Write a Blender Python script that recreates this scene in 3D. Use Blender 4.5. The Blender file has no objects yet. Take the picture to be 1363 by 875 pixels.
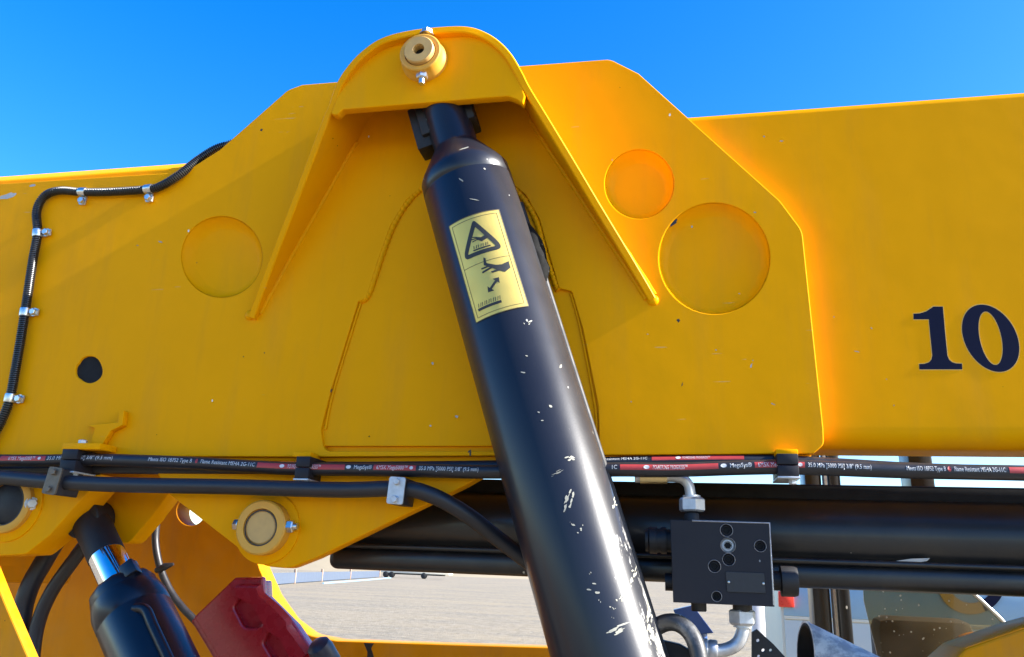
import bpy, bmesh, math, random
from mathutils import Vector, Matrix, geometry
random.seed(7)
S = bpy.context.scene
COL = S.collection
PI = math.pi
# ------------------------------------------------------------------ camera, light, sky
FPX, CX, CY, W = 1050.0, 681.5, 437.5, 1363.0
_X = Vector((5146, -118, -1050)).normalized()
_Z = Vector((136, -3431, 1050)); _Z = (_Z - _X * _X.dot(_Z)).normalized()
_Y = _Z.cross(_X)
CAMP = Vector((0, -1.2, 1.6))
RM = Matrix((_X, _Y, _Z))                       # camera (right, down, forward) -> world
cam = bpy.data.cameras.new('camera'); camo = bpy.data.objects.new('camera', cam); COL.objects.link(camo)
r_, d_, f_ = (RM.col[i] for i in range(3))
camo.matrix_world = Matrix.Translation(CAMP) @ Matrix((r_, -d_, -f_)).transposed().to_4x4()
cam.sensor_width = 36.0; cam.lens = 36.0 * FPX / W; cam.clip_start = 0.02; cam.clip_end = 6000
S.camera = camo
SUN = Vector((0.855, -0.013, 0.495)).normalized()
SUN_EL = math.asin(SUN.z); SUN_AZ = math.atan2(SUN.x, SUN.y)
sl = bpy.data.lights.new('sun', 'SUN'); sl.energy = 5.0; sl.angle = math.radians(0.53); sl.color = (1.0, 0.965, 0.90)
slo = bpy.data.objects.new('sun', sl); COL.objects.link(slo)
slo.rotation_euler = SUN.to_track_quat('Z', 'Y').to_euler()
wd = bpy.data.worlds.new('World'); S.world = wd; wd.use_nodes = True
nt = wd.node_tree; nt.nodes.clear()
sky = nt.nodes.new('ShaderNodeTexSky'); sky.sky_type = 'NISHITA'; sky.sun_disc = False
sky.sun_elevation = SUN_EL; sky.sun_rotation = SUN_AZ; sky.air_density = 1.0; sky.dust_density = 0.6; sky.ozone_density = 2.5
hs = nt.nodes.new('ShaderNodeHueSaturation'); hs.inputs['Saturation'].default_value = 1.44; hs.inputs['Hue'].default_value = 0.511
bg = nt.nodes.new('ShaderNodeBackground'); bg.inputs['Strength'].default_value = 0.109
wo = nt.nodes.new('ShaderNodeOutputWorld')
nt.links.new(sky.outputs[0], hs.inputs['Color']); nt.links.new(hs.outputs[0], bg.inputs[0]); nt.links.new(bg.outputs[0], wo.inputs[0])
S.view_settings.view_transform = 'Standard'; S.view_settings.look = 'None'
S.view_settings.exposure = 1.92; S.view_settings.gamma = 1.0
S.render.engine = 'CYCLES'
S.cycles.max_bounces = 8

# ------------------------------------------------------------------ measuring helpers
def ray(px, py):
    return RM @ Vector(((px - CX) / FPX, (py - CY) / FPX, 1.0))
def P(px, py, y=0.0):
    d = ray(px, py); return CAMP + d * ((y - CAMP.y) / d.y)
def G(px, py, z=0.0):
    d = ray(px, py); return CAMP + d * ((z - CAMP.z) / d.z)
def mpp(px, py, y):                              # metres per photo pixel at that spot
    p = P(px, py, y); return (p - CAMP).dot(RM.col[2]) / FPX

# ------------------------------------------------------------------ object helpers
ORG = {}
def tag(o, label=None, cat=None, group=None, kind=None):
    if label: o['label'] = label
    if cat: o['category'] = cat
    if group: o['group'] = group
    if kind: o['kind'] = kind
    return o
def thing(name, label, cat, loc=(0, 0, 0), group=None, kind=None):
    o = bpy.data.objects.new(name, None); COL.objects.link(o); o.location = loc
    o.empty_display_size = 0.05; ORG[o] = Vector(loc)
    return tag(o, label, cat, group, kind)
def obj(name, me, m, parent=None, local=False):
    me.name = name
    if m is not None:
        me.materials.clear(); me.materials.append(m)
    o = bpy.data.objects.new(name, me); COL.objects.link(o)
    if parent is not None:
        o.parent = parent
        org = ORG.get(parent, Vector())
        ORG[o] = org
        if not local: me.transform(Matrix.Translation(-org))
    else: ORG[o] = Vector()
    return o
def copy_tree(o, parent=None):
    c = o.copy(); COL.objects.link(c)
    if parent is not None: c.parent = parent
    for ch in o.children: copy_tree(ch, c)
    return c
def smooth(me, ang=38):
    me.shade_smooth(); me.set_sharp_from_angle(angle=math.radians(ang)); return me
def mesh_from(verts, faces, sm=True, ang=38):
    me = bpy.data.meshes.new('m'); me.from_pydata([tuple(v) for v in verts], [], faces); me.validate()
    bm = bmesh.new(); bm.from_mesh(me); bmesh.ops.recalc_face_normals(bm, faces=bm.faces); bm.to_mesh(me); bm.free()
    return smooth(me, ang) if sm else me
def bm_mesh(bm, ang=38):
    bmesh.ops.recalc_face_normals(bm, faces=bm.faces)
    me = bpy.data.meshes.new('m'); bm.to_mesh(me); bm.free(); return smooth(me, ang)
def join(*ms):
    bm = bmesh.new()
    for m in ms: bm.from_mesh(m)
    me = bpy.data.meshes.new('m'); bm.to_mesh(me); bm.free()
    for m in ms: bpy.data.meshes.remove(m)
    return smooth(me)

def rpoly(pts, n=6):
    """closed px outline; an entry (x, y, r) gets a rounded corner"""
    out = []; N = len(pts)
    for i, p in enumerate(pts):
        if len(p) == 2 or p[2] == 0: out.append((p[0], p[1])); continue
        a = Vector(pts[i - 1][:2]); b = Vector(p[:2]); c = Vector(pts[(i + 1) % N][:2])
        u = (a - b); v = (c - b); lu, lv = u.length, v.length; u.normalize(); v.normalize()
        ang = u.angle(v); t = min(p[2] / math.tan(ang / 2), lu * .48, lv * .48)
        for k in range(n + 1):
            s = k / n
            q = (b + u * t) * (1 - s) ** 2 + b * 2 * s * (1 - s) + (b + v * t) * s * s
            out.append((q.x, q.y))
    return out
def crom(pts, n=8, closed=False):
    pts = [Vector(p) for p in pts]; out = []; N = len(pts)
    rng = N if closed else N - 1
    for i in range(rng):
        p1, p2 = pts[i], pts[(i + 1) % N]
        p0 = pts[i - 1] if (i > 0 or closed) else p1 * 2 - p2
        p3 = pts[(i + 2) % N] if (i + 2 < N or closed) else p2 * 2 - p1
        for k in range(n):
            t = k / n
            out.append(0.5 * ((2 * p1) + (p2 - p0) * t + (2 * p0 - 5 * p1 + 4 * p2 - p3) * t * t + (3 * p1 - p0 - 3 * p2 + p3) * t ** 3))
    if not closed: out.append(pts[-1])
    return out
def circ(cx, cy, r, n=48, ry=None):
    return [(cx + r * math.cos(2 * PI * k / n), cy + (ry or r) * math.sin(2 * PI * k / n)) for k in range(n)]

def plate_xz(loops, yf, t, bev=0.0015):
    """plate parallel to the boom side from loops of world (x, z); front face at y = yf, thickness t going back"""
    cu = bpy.data.curves.new('c', 'CURVE'); cu.dimensions = '2D'; cu.fill_mode = 'BOTH'
    bev = min(bev, t * .4)
    cu.extrude = t / 2 - bev; cu.bevel_depth = bev; cu.bevel_resolution = 1; cu.offset = -bev
    for lp in loops:
        sp = cu.splines.new('POLY'); sp.points.add(len(lp) - 1)
        for q, p in zip(sp.points, lp): q.co = (p[0], p[1], 0, 1)
        sp.use_cyclic_u = True
    o = bpy.data.objects.new('tmp', cu); me = bpy.data.meshes.new_from_object(o)
    bpy.data.objects.remove(o); bpy.data.curves.remove(cu)
    me.transform(Matrix.Translation((0, yf + t / 2, 0)) @ Matrix.Rotation(PI / 2, 4, 'X'))
    return smooth(me)
def xz(px_pts, y):
    return [((q := P(p[0], p[1], y)).x, q.z) for p in px_pts]
def plate(outer, yf, t, holes=(), bev=0.0015):
    return plate_xz([xz(outer, yf)] + [xz(h, yf) for h in holes], yf, t, bev)

def basis(ax):
    ax = Vector(ax).normalized(); h = Vector((0, 0, 1)) if abs(ax.z) < .9 else Vector((1, 0, 0))
    u = h.cross(ax).normalized(); return u, ax.cross(u), ax
def lathe(prof, org, ax, segs=32, phase=0.0, sx=1.0, caps=True):
    """profile [(radius, height)] turned round axis ax at org"""
    u, v, w = basis(ax); org = Vector(org); V = []; F = []
    for (r, h) in prof:
        for k in range(segs):
            a = 2 * PI * (k + phase) / segs
            V.append(org + w * h + u * (r * math.cos(a) * sx) + v * (r * math.sin(a)))
    n = len(prof)
    for i in range(n - 1):
        for k in range(segs):
            F.append((i * segs + k, i * segs + (k + 1) % segs, (i + 1) * segs + (k + 1) % segs, (i + 1) * segs + k))
    if caps: F.append(tuple(range(segs))); F.append(tuple((n - 1) * segs + k for k in range(segs)))
    return mesh_from(V, F)
def tube(path, r, segs=16, cap=True):
    path = [Vector(p) for p in path]; n = len(path)
    T = [(path[min(i + 1, n - 1)] - path[max(i - 1, 0)]).normalized() for i in range(n)]
    u = basis(T[0])[0]; V = []; F = []
    for i in range(n):
        u = (u - T[i] * u.dot(T[i])).normalized(); v = T[i].cross(u)
        rr = r[i] if isinstance(r, (list, tuple)) else r
        for k in range(segs):
            a = 2 * PI * k / segs; V.append(path[i] + u * (rr * math.cos(a)) + v * (rr * math.sin(a)))
    for i in range(n - 1):
        for k in range(segs):
            F.append((i * segs + k, i * segs + (k + 1) % segs, (i + 1) * segs + (k + 1) % segs, (i + 1) * segs + k))
    if cap: F.append(tuple(range(segs))[::-1]); F.append(tuple((n - 1) * segs + k for k in range(segs)))
    return mesh_from(V, F, ang=50)
def box(x0, x1, y0, y1, z0, z1, bev=0.0015, M=None):
    bm = bmesh.new(); bmesh.ops.create_cube(bm, size=1)
    for v in bm.verts: v.co = Vector(((x0 + x1) / 2 + v.co.x * (x1 - x0), (y0 + y1) / 2 + v.co.y * (y1 - y0), (z0 + z1) / 2 + v.co.z * (z1 - z0)))
    if bev: bmesh.ops.bevel(bm, geom=bm.edges[:], offset=bev, segments=2, affect='EDGES', profile=.5)
    if M is not None: bmesh.ops.transform(bm, matrix=M, verts=bm.verts)
    return bm_mesh(bm)
def pbox(px0, py0, px1, py1, y0, y1, bev=0.0015):
    """box whose front face spans that photo rectangle at depth y0"""
    a = P(px0, py1, y0); b = P(px1, py0, y0)
    c = P(px0, py0, y0)
    return box((a.x + c.x) / 2, b.x, y0, y1, a.z, b.z, bev)
def text_mesh(s, size=1.0):
    cu = bpy.data.curves.new('t', 'FONT'); cu.body = s; cu.size = size; cu.resolution_u = 2
    o = bpy.data.objects.new('tmp', cu); me = bpy.data.meshes.new_from_object(o)
    bpy.data.objects.remove(o); bpy.data.curves.remove(cu); return me
def hexnut(r, h, org, ax, phase=0.0):
    return lathe([(r * .86, 0), (r, h * .12), (r, h * .85), (r * .84, h)], org, ax, 6, phase)
def bolt_head(r, h, org, ax, washer=True, phase=.3):
    ms = [hexnut(r, h, Vector(org) + Vector(ax).normalized() * (h * .15 if washer else 0), ax, phase)]
    if washer: ms.append(lathe([(r * 1.25, 0), (r * 1.25, h * .16)], org, ax, 24))
    return join(*ms)

# ------------------------------------------------------------------ materials
def node_mat(name):
    m = bpy.data.materials.new(name); m.use_nodes = True; n = m.node_tree
    return m, n, n.nodes['Principled BSDF']
def N(n, t, **kw):
    x = n.nodes.new(t)
    for k, v in kw.items():
        if k in x.inputs: x.inputs[k].default_value = v
        else: setattr(x, k, v)
    return x
def mixc(n, fac, a, b):
    x = n.nodes.new('ShaderNodeMix'); x.data_type = 'RGBA'
    for key, val in (('Factor', fac), ('A', a), ('B', b)):
        sk = [i for i in x.inputs if i.name == key and (i.type == ('VALUE' if key == 'Factor' else 'RGBA'))][0]
        if hasattr(val, 'links'): n.links.new(val, sk)
        elif key == 'Factor': sk.default_value = val
        else: sk.default_value = (*val, 1) if len(val) == 3 else val
    return [o for o in x.outputs if o.type == 'RGBA'][0]
def ramp(n, src, stops):
    x = n.nodes.new('ShaderNodeValToRGB'); e = x.color_ramp.elements
    while len(e) < len(stops): e.new(.5)
    for el, (p, c) in zip(e, stops):
        el.position = p; el.color = (c, c, c, 1) if isinstance(c, (int, float)) else (*c, 1)
    n.links.new(src, x.inputs[0]); return x.outputs[0]
def math_(n, op, a, b=None):
    x = n.nodes.new('ShaderNodeMath'); x.operation = op
    for i, v in enumerate((a, b)):
        if v is None: continue
        if hasattr(v, 'links'): n.links.new(v, x.inputs[i])
        else: x.inputs[i].default_value = v
    return x.outputs[0]
def specks(n, co, scale, size, density, seed=0.0, stretch=(1, 1, 1)):
    mp = N(n, 'ShaderNodeMapping'); mp.inputs['Scale'].default_value = stretch; mp.inputs['Location'].default_value = (seed, seed * 1.7, -seed)
    n.links.new(co, mp.inputs[0])
    nz = N(n, 'ShaderNodeTexNoise', Scale=scale * 2.2, Detail=2.0); n.links.new(mp.outputs[0], nz.inputs['Vector'])
    vo = N(n, 'ShaderNodeTexVoronoi', Scale=scale); n.links.new(mp.outputs[0], vo.inputs['Vector'])
    sp = N(n, 'ShaderNodeSeparateColor'); n.links.new(vo.outputs['Color'], sp.inputs[0])
    keep = math_(n, 'LESS_THAN', sp.outputs[0], density)
    rad = math_(n, 'MULTIPLY', math_(n, 'MULTIPLY', sp.outputs[1], size), math_(n, 'ADD', nz.outputs[0], .4))
    return math_(n, 'MULTIPLY', keep, math_(n, 'LESS_THAN', vo.outputs['Distance'], rad))
def paint(name, base, rough=.36, var=.10, dark_dots=0.05, chips=0.0, coat=.25, dust=None, bump=.016, spec=.5, streak=0, dots_col=(.05, .03, .01), chip_col=(.75, .74, .68)):
    m, n, b = node_mat(name)
    co = N(n, 'ShaderNodeTexCoord').outputs['Object']
    nz = N(n, 'ShaderNodeTexNoise', Scale=4.5, Detail=6.0, Roughness=.6); n.links.new(co, nz.inputs['Vector'])
    c = mixc(n, nz.outputs[0], tuple(x * (1 - var) for x in base), tuple(min(1, x * (1 + var)) for x in base))
    if dust:
        n2 = N(n, 'ShaderNodeTexNoise', Scale=9.0, Detail=8.0, Roughness=.7); n.links.new(co, n2.inputs['Vector'])
        c = mixc(n, ramp(n, n2.outputs[0], [(.48, 0.0), (.8, dust[1])]), c, dust[0])
    if streak:
        mp = N(n, 'ShaderNodeMapping'); mp.inputs['Scale'].default_value = (16, 16, 2.2); n.links.new(co, mp.inputs[0])
        ns = N(n, 'ShaderNodeTexNoise', Scale=1.0, Detail=7.0, Roughness=.68); n.links.new(mp.outputs[0], ns.inputs['Vector'])
        c = mixc(n, ramp(n, ns.outputs[0], [(.50, 0.0), (.78, streak)]), c, (base[0] * .62, base[1] * .66, .03))
        ms_ = N(n, 'ShaderNodeMapping'); ms_.inputs['Scale'].default_value = (1.0, 1.0, 16.0); ms_.inputs['Rotation'].default_value = (0, .22, 0); n.links.new(co, ms_.inputs[0])
        nh = N(n, 'ShaderNodeTexNoise', Scale=14.0, Detail=3.0, Roughness=.5); n.links.new(ms_.outputs[0], nh.inputs['Vector'])
        nk = N(n, 'ShaderNodeTexNoise', Scale=5.0, Detail=2.0); n.links.new(co, nk.inputs['Vector'])
        hair = math_(n, 'MULTIPLY', math_(n, 'GREATER_THAN', nh.outputs[0], .735), math_(n, 'GREATER_THAN', nk.outputs[0], .56))
        c = mixc(n, math_(n, 'MULTIPLY', hair, .45), c, (.50, .40, .20))
    if dark_dots: c = mixc(n, specks(n, co, 45, .11, dark_dots), c, dots_col)
    if chips:
        c = mixc(n, specks(n, co, 60, .16, chips, 3.1, (1, 1, .6)), c, chip_col)
    n.links.new(c, b.inputs['Base Color'])
    nr = N(n, 'ShaderNodeTexNoise', Scale=16.0, Detail=7.0, Roughness=.65); n.links.new(co, nr.inputs['Vector'])
    n.links.new(ramp(n, nr.outputs[0], [(.25, rough - .06), (.8, rough + .10)]), b.inputs['Roughness'])
    b.inputs['Coat Weight'].default_value = coat; b.inputs['Coat Roughness'].default_value = .16; b.inputs['Specular IOR Level'].default_value = spec
    if bump:
        nb = N(n, 'ShaderNodeTexNoise', Scale=260.0, Detail=2.0); n.links.new(co, nb.inputs['Vector'])
        n3 = N(n, 'ShaderNodeTexNoise', Scale=14.0, Detail=2.0); n.links.new(co, n3.inputs['Vector'])
        hsum = math_(n, 'ADD', math_(n, 'MULTIPLY', n3.outputs[0], 3.0), math_(n, 'MULTIPLY', nb.outputs[0], .35))
        bp = N(n, 'ShaderNodeBump', Strength=bump, Distance=.01); n.links.new(hsum, bp.inputs['Height']); n.links.new(bp.outputs[0], b.inputs['Normal'])
    return m
def plain(name, base, rough=.5, metal=0.0, var=.15, scale=60.0, coat=0.0):
    m, n, b = node_mat(name)
    co = N(n, 'ShaderNodeTexCoord').outputs['Object']
    nz = N(n, 'ShaderNodeTexNoise', Scale=scale, Detail=5.0); n.links.new(co, nz.inputs['Vector'])
    n.links.new(mixc(n, nz.outputs[0], tuple(x * (1 - var) for x in base), tuple(min(1, x * (1 + var)) for x in base)), b.inputs['Base Color'])
    n.links.new(ramp(n, nz.outputs[0], [(.2, max(.02, rough - .08)), (.8, rough + .08)]), b.inputs['Roughness'])
    b.inputs['Metallic'].default_value = metal; b.inputs['Coat Weight'].default_value = coat
    return m
YEL = (0.82, 0.338, 0.0004)
M_yel = paint('yellow_paint', YEL, rough=.38, dark_dots=.07, chips=.015, coat=.0, spec=.04, streak=.26)
M_yel2 = paint('yellow_paint_shaded', (0.57, 0.215, 0.0006), rough=.42, dark_dots=.06, coat=.0, spec=.10, streak=.5, dust=((.30, .20, .08), .25))  # darker copy of the boom yellow, chassis shade put into the base colour
M_blk = paint('black_paint', (.013, .014, .017), rough=.36, var=.2, dark_dots=0, chips=.02, coat=.35, bump=.012, chip_col=(.55, .55, .52))
M_blk2 = paint('black_paint_dusty', (.009, .009, .010), rough=.42, var=.2, dark_dots=0, chips=.07, coat=.20, spec=.45, dust=((.07, .05, .03), .35), bump=.01, chip_col=(.5, .46, .38))
M_blkdeep = plain('black_steel', (.006, .006, .008), .6)
M_valve = paint('black_anodised', (.014, .013, .017), rough=.5, var=.2, dark_dots=0, chips=.10, coat=0, bump=.02, spec=.25, chip_col=(.25, .25, .25))
M_rub = plain('black_rubber', (.014, .014, .018), .45, var=.3)
M_con = plain('conduit_plastic', (.02, .019, .018), .32, var=.3)
M_zinc = plain('zinc_steel', (.62, .62, .60), .32, 1.0, var=.2, scale=150)
M_zincd = plain('dull_plated_steel', (.50, .51, .52), .5, .7, var=.35, scale=120)
M_rustp = plain('weathered_clamp_plate', (.16, .13, .095), .55, .5, var=.5, scale=90)
M_brass = plain('yellow_zinc', (.62, .50, .26), .35, 1.0, var=.2, scale=100)
M_chrome = plain('chrome', (.80, .80, .82), .09, 1.0, var=.04)
M_pin = plain('bare_pin_tan', (.55, .33, .10), .6, 0.0, var=.18, scale=70)
M_ring = plain('pin_ring_yellow', (.64, .315, .03), .5, 0.0, var=.12, scale=50)
M_gold = plain('gold_foil', (.60, .43, .10), .36, .45, var=.06, scale=40)
M_ink = plain('black_ink', (.015, .014, .012), .5)
M_goldline = plain('decal_line', (.10, .075, .02), .5)
M_navy = plain('navy_vinyl', (.004, .005, .022), .5)
M_navy.node_tree.nodes['Principled BSDF'].inputs['Specular IOR Level'].default_value = .12
M_cream_v = plain('pale_vinyl', (.66, .38, .06), .4)
M_white = plain('white_print', (.58, .58, .57), .6, var=.35, scale=220)
M_redp = plain('red_print', (.40, .035, .03), .5)
M_red = plain('red_plastic', (.31, .008, .015), .28, var=.12, coat=.2)
M_redl = plain('red_lens', (.75, .04, .02), .3)
M_chip = plain('bare_chip', (.30, .29, .235), .6, var=.2)
M_chipd = plain('dull_chip', (.42, .40, .36), .6, var=.3)
M_rim = plain('worn_edge_glint', (.34, .34, .34), .4, .6, var=.5, scale=200)
M_spot = paint('spattered_black', (.012, .012, .013), rough=.45, var=.2, dark_dots=.30, chips=.4, coat=0, dots_col=(.6, .55, .45), chip_col=(.7, .68, .62), bump=.02)
M_plate = plain('blank_nameplate', (.017, .017, .020), .45, .1, var=.4, scale=160)
M_hole = plain('dark_hollow', (.004, .004, .004), .9)
M_exh = paint('weathered_exhaust_steel', (.20, .195, .20), rough=.55, var=.4, dark_dots=.1, chips=.35, coat=0, dust=((.62, .57, .50), 1.0), bump=.06)
_nt = M_exh.node_tree; _b = _nt.nodes['Principled BSDF']; _co = N(_nt, 'ShaderNodeTexCoord').outputs['Object']
_nz = N(_nt, 'ShaderNodeTexNoise', Scale=38.0, Detail=8.0, Roughness=.7); _nt.links.new(_co, _nz.inputs['Vector'])
_nt.links.new(mixc(_nt, ramp(_nt, _nz.outputs[0], [(.44, 0.0), (.58, 1.0)]), (.40, .385, .39), (.78, .74, .68)), _b.inputs['Base Color'])
M_cream = plain('cream_panel', (.66, .60, .46), .4, var=.05, scale=3)
M_vblue = plain('pale_blue_panel', (.27, .40, .47), .4, var=.06, scale=3)
M_vgrey = plain('grey_panel', (.56, .55, .47), .5, var=.08, scale=3)
M_tan = plain('tan_vinyl', (.50, .30, .07), .45)
M_post = plain('white_post', (.72, .71, .68), .5)
M_blue = plain('blue_paint', (.02, .07, .24), .4, coat=.2)
M_wood = plain('weathered_timber', (.42, .27, .18), .8, scale=10)
M_fence = plain('slate_blue_sheet', (.07, .09, .13), .6, var=.1, scale=2)
M_tyre = plain('tyre_rubber', (.02, .02, .02), .8)
def glass_mat():
    m, n, b = node_mat('tinted_glass')
    n.nodes.remove(b); out = n.nodes['Material Output']
    tr = N(n, 'ShaderNodeBsdfTransparent'); tr.inputs[0].default_value = (.66, .60, .46, 1)
    gl = N(n, 'ShaderNodeBsdfGlossy'); gl.inputs['Roughness'].default_value = .03; gl.inputs[0].default_value = (.9, .9, .9, 1)
    df = N(n, 'ShaderNodeBsdfDiffuse'); df.inputs[0].default_value = (.6, .6, .55, 1)
    lw = N(n, 'ShaderNodeFresnel'); lw.inputs[0].default_value = 1.45
    mx = N(n, 'ShaderNodeMixShader'); n.links.new(lw.outputs[0], mx.inputs[0]); n.links.new(tr.outputs[0], mx.inputs[1]); n.links.new(gl.outputs[0], mx.inputs[2])
    co = N(n, 'ShaderNodeTexCoord').outputs['Object']
    d1 = specks(n, co, 90, .20, .45); nz = N(n, 'ShaderNodeTexNoise', Scale=7.0, Detail=8.0); n.links.new(co, nz.inputs['Vector'])
    fac = math_(n, 'ADD', math_(n, 'MULTIPLY', d1, .7), ramp(n, nz.outputs[0], [(.4, .0), (.75, .10)]))
    m2 = N(n, 'ShaderNodeMixShader'); n.links.new(fac, m2.inputs[0]); n.links.new(mx.outputs[0], m2.inputs[1]); n.links.new(df.outputs[0], m2.inputs[2])
    n.links.new(m2.outputs[0], out.inputs[0]); return m
M_glass = glass_mat()
M_gedge = plain('polished_glass_edge', (.70, .78, .80), .2, 0, coat=.5)
def lift_mat():
    """satin black with a dusty, chipped flank on the +x side towards the foot, and sun sheen painted in with the dust (object space: z runs up the barrel)"""
    m, n, b = node_mat('black_cylinder_paint')
    co = N(n, 'ShaderNodeTexCoord').outputs['Object']
    sx = N(n, 'ShaderNodeSeparateXYZ'); n.links.new(co, sx.inputs[0])
    mz = N(n, 'ShaderNodeMapping'); mz.inputs['Scale'].default_value = (1, 1, .42); n.links.new(co, mz.inputs[0])
    nz = N(n, 'ShaderNodeTexNoise', Scale=62.0, Detail=9.0, Roughness=.72); n.links.new(mz.outputs[0], nz.inputs['Vector'])
    nl = N(n, 'ShaderNodeTexNoise', Scale=9.0, Detail=5.0, Roughness=.6); n.links.new(co, nl.inputs['Vector'])
    side = ramp(n, math_(n, 'DIVIDE', sx.outputs[0], .0735), [(.45, 0.0), (.97, 1.0)])
    low = ramp(n, math_(n, 'DIVIDE', sx.outputs[2], .8), [(.12, 1.0), (.52, .10), (.8, .18)])
    w = math_(n, 'MULTIPLY', side, low)
    thr = math_(n, 'SUBTRACT', .735, math_(n, 'MULTIPLY', w, .25))
    wear = math_(n, 'MULTIPLY', math_(n, 'GREATER_THAN', nz.outputs[0], thr), math_(n, 'GREATER_THAN', nl.outputs[0], .40))
    sp = specks(n, co, 75, .17, .05, 1.3, (1, 1, .7))
    dust_sheen = math_(n, 'MULTIPLY', nl.outputs[0], math_(n, 'ADD', .02, math_(n, 'MULTIPLY', side, .14)))  # paler towards +x: dust, with the sun's broad sheen put into the colour
    c = mixc(n, dust_sheen, (.007, .008, .013), (.20, .20, .21))
    c = mixc(n, wear, c, (.30, .29, .27)); c = mixc(n, sp, c, (.34, .34, .32))
    n.links.new(c, b.inputs['Base Color'])
    n.links.new(ramp(n, nl.outputs[0], [(.3, .34), (.75, .42)]), b.inputs['Roughness'])
    b.inputs['Specular IOR Level'].default_value = .24; b.inputs['Coat Weight'].default_value = .33; b.inputs['Coat Roughness'].default_value = .21
    nb = N(n, 'ShaderNodeTexNoise', Scale=300.0, Detail=3.0); n.links.new(co, nb.inputs['Vector'])
    bp = N(n, 'ShaderNodeBump', Strength=.02, Distance=.004); n.links.new(nb.outputs[0], bp.inputs['Height']); n.links.new(bp.outputs[0], b.inputs['Normal'])
    return m
M_lift = lift_mat()
def flaked_mat():
    m, n, b = node_mat('flaked_weld')
    co = N(n, 'ShaderNodeTexCoord').outputs['Object']
    nz = N(n, 'ShaderNodeTexNoise', Scale=120.0, Detail=6.0, Roughness=.7); n.links.new(co, nz.inputs['Vector'])
    n.links.new(mixc(n, ramp(n, nz.outputs[0], [(.63, 0.0), (.68, 1.0)]), (.008, .008, .008), (.30, .27, .25)), b.inputs['Base Color'])
    b.inputs['Roughness'].default_value = .8; b.inputs['Specular IOR Level'].default_value = .1
    bp = N(n, 'ShaderNodeBump', Strength=.3, Distance=.004); n.links.new(nz.outputs[0], bp.inputs['Height']); n.links.new(bp.outputs[0], b.inputs['Normal'])
    return m
M_flake = flaked_mat()
def ground_mat():
    m, n, b = node_mat('dusty_ground')
    co = N(n, 'ShaderNodeTexCoord').outputs['Object']
    n1 = N(n, 'ShaderNodeTexNoise', Scale=.12, Detail=8.0, Roughness=.6); n.links.new(co, n1.inputs['Vector'])
    mp = N(n, 'ShaderNodeMapping'); mp.inputs['Scale'].default_value = (.16, .45, 1); mp.inputs['Rotation'].default_value = (0, 0, .25); n.links.new(co, mp.inputs[0])
    n2 = N(n, 'ShaderNodeTexNoise', Scale=1.0, Detail=6.0, Roughness=.65); n.links.new(mp.outputs[0], n2.inputs['Vector'])
    n3 = N(n, 'ShaderNodeTexNoise', Scale=3.0, Detail=10.0, Roughness=.75); n.links.new(co, n3.inputs['Vector'])
    c = mixc(n, ramp(n, n1.outputs[0], [(.35, 0.0), (.65, 1.0)]), (.215, .168, .098), (.172, .138, .088))
    c = mixc(n, ramp(n, n2.outputs[0], [(.44, 0.0), (.60, .75)]), c, (.115, .10, .075))
    c = mixc(n, ramp(n, n3.outputs[0], [(.42, 0.0), (.66, .9)]), c, (.26, .215, .15))
    c = mixc(n, specks(n, co, 3.2, .22, .35), c, (.07, .062, .05)); c = mixc(n, specks(n, co, 2.3, .16, .3, 4.0), c, (.32, .29, .24))
    n.links.new(c, b.inputs['Base Color']); b.inputs['Roughness'].default_value = .95
    bp = N(n, 'ShaderNodeBump', Strength=.7, Distance=.08); n.links.new(n3.outputs[0], bp.inputs['Height']); n.links.new(bp.outputs[0], b.inputs['Normal'])
    return m
M_ground = ground_mat()
M_bank = plain('sand_bank', (.26, .21, .13), .95, var=.12, scale=.2)

# ------------------------------------------------------------------ the ground and far background
def grid(x0, x1, y0, y1, nx, ny, zf):
    V = [(x0 + (x1 - x0) * i / nx, y0 + (y1 - y0) * j / ny, zf(x0 + (x1 - x0) * i / nx, y0 + (y1 - y0) * j / ny)) for j in range(ny + 1) for i in range(nx + 1)]
    F = [(j * (nx + 1) + i, j * (nx + 1) + i + 1, (j + 1) * (nx + 1) + i + 1, (j + 1) * (nx + 1) + i) for j in range(ny) for i in range(nx)]
    return mesh_from(V, F)
gm = grid(-3000, 3000, -3000, 3000, 8, 8, lambda x, y: 0.0)
g = obj('ground', gm, M_ground); g['kind'] = 'structure'
def bank_h(x, y):
    e = max(0.0, min(1.0, (y - 150) / 40)) * max(0.0, min(1.0, (-18 - x) / 20))
    return -0.5 + e * (7.5 + 1.2 * math.sin(x * .06) + .8 * math.sin(x * .17 + y * .05))
o = obj('sandy_bank', grid(-420, 0, 140, 330, 84, 24, bank_h), M_bank); o['kind'] = 'structure'
# ------------------------------------------------------------------ BOOM
boom = thing('telehandler_boom', 'thick yellow steel lifting boom with arched cylinder mount and navy number 10 on its side', 'boom', P(681, 600, 0.15))
YP = -0.020                                         # front of the welded side plate
xL, xM, xR = P(-330, 400).x - .8, P(560, 400).x, P(1760, 400).x + 1.6
zT, zB = 2.3455, 1.786
def arm_profile(cham):
    pr = []
    if cham: pr += [(0.032, zT - .004), (0.0015, zT - .030), (0.0, zT - .033), (0.0, zT - .0355)]
    else: pr += [(0.010, zT), (0.003, zT - .003), (0.0, zT - .010), (0.0, zT - .0125)]
    pr += [(0.0, zB + .0305), (0.0, zB + .028)]
    for k in range(1, 9):
        a = k / 8 * PI / 2; pr.append((.026 - .026 * math.cos(a), zB + .026 - .026 * math.sin(a)))
    pr += [(.085, zB), (.30, zB + .16), (.30, zT), (.20, zT + .001)]
    return pr
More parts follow.
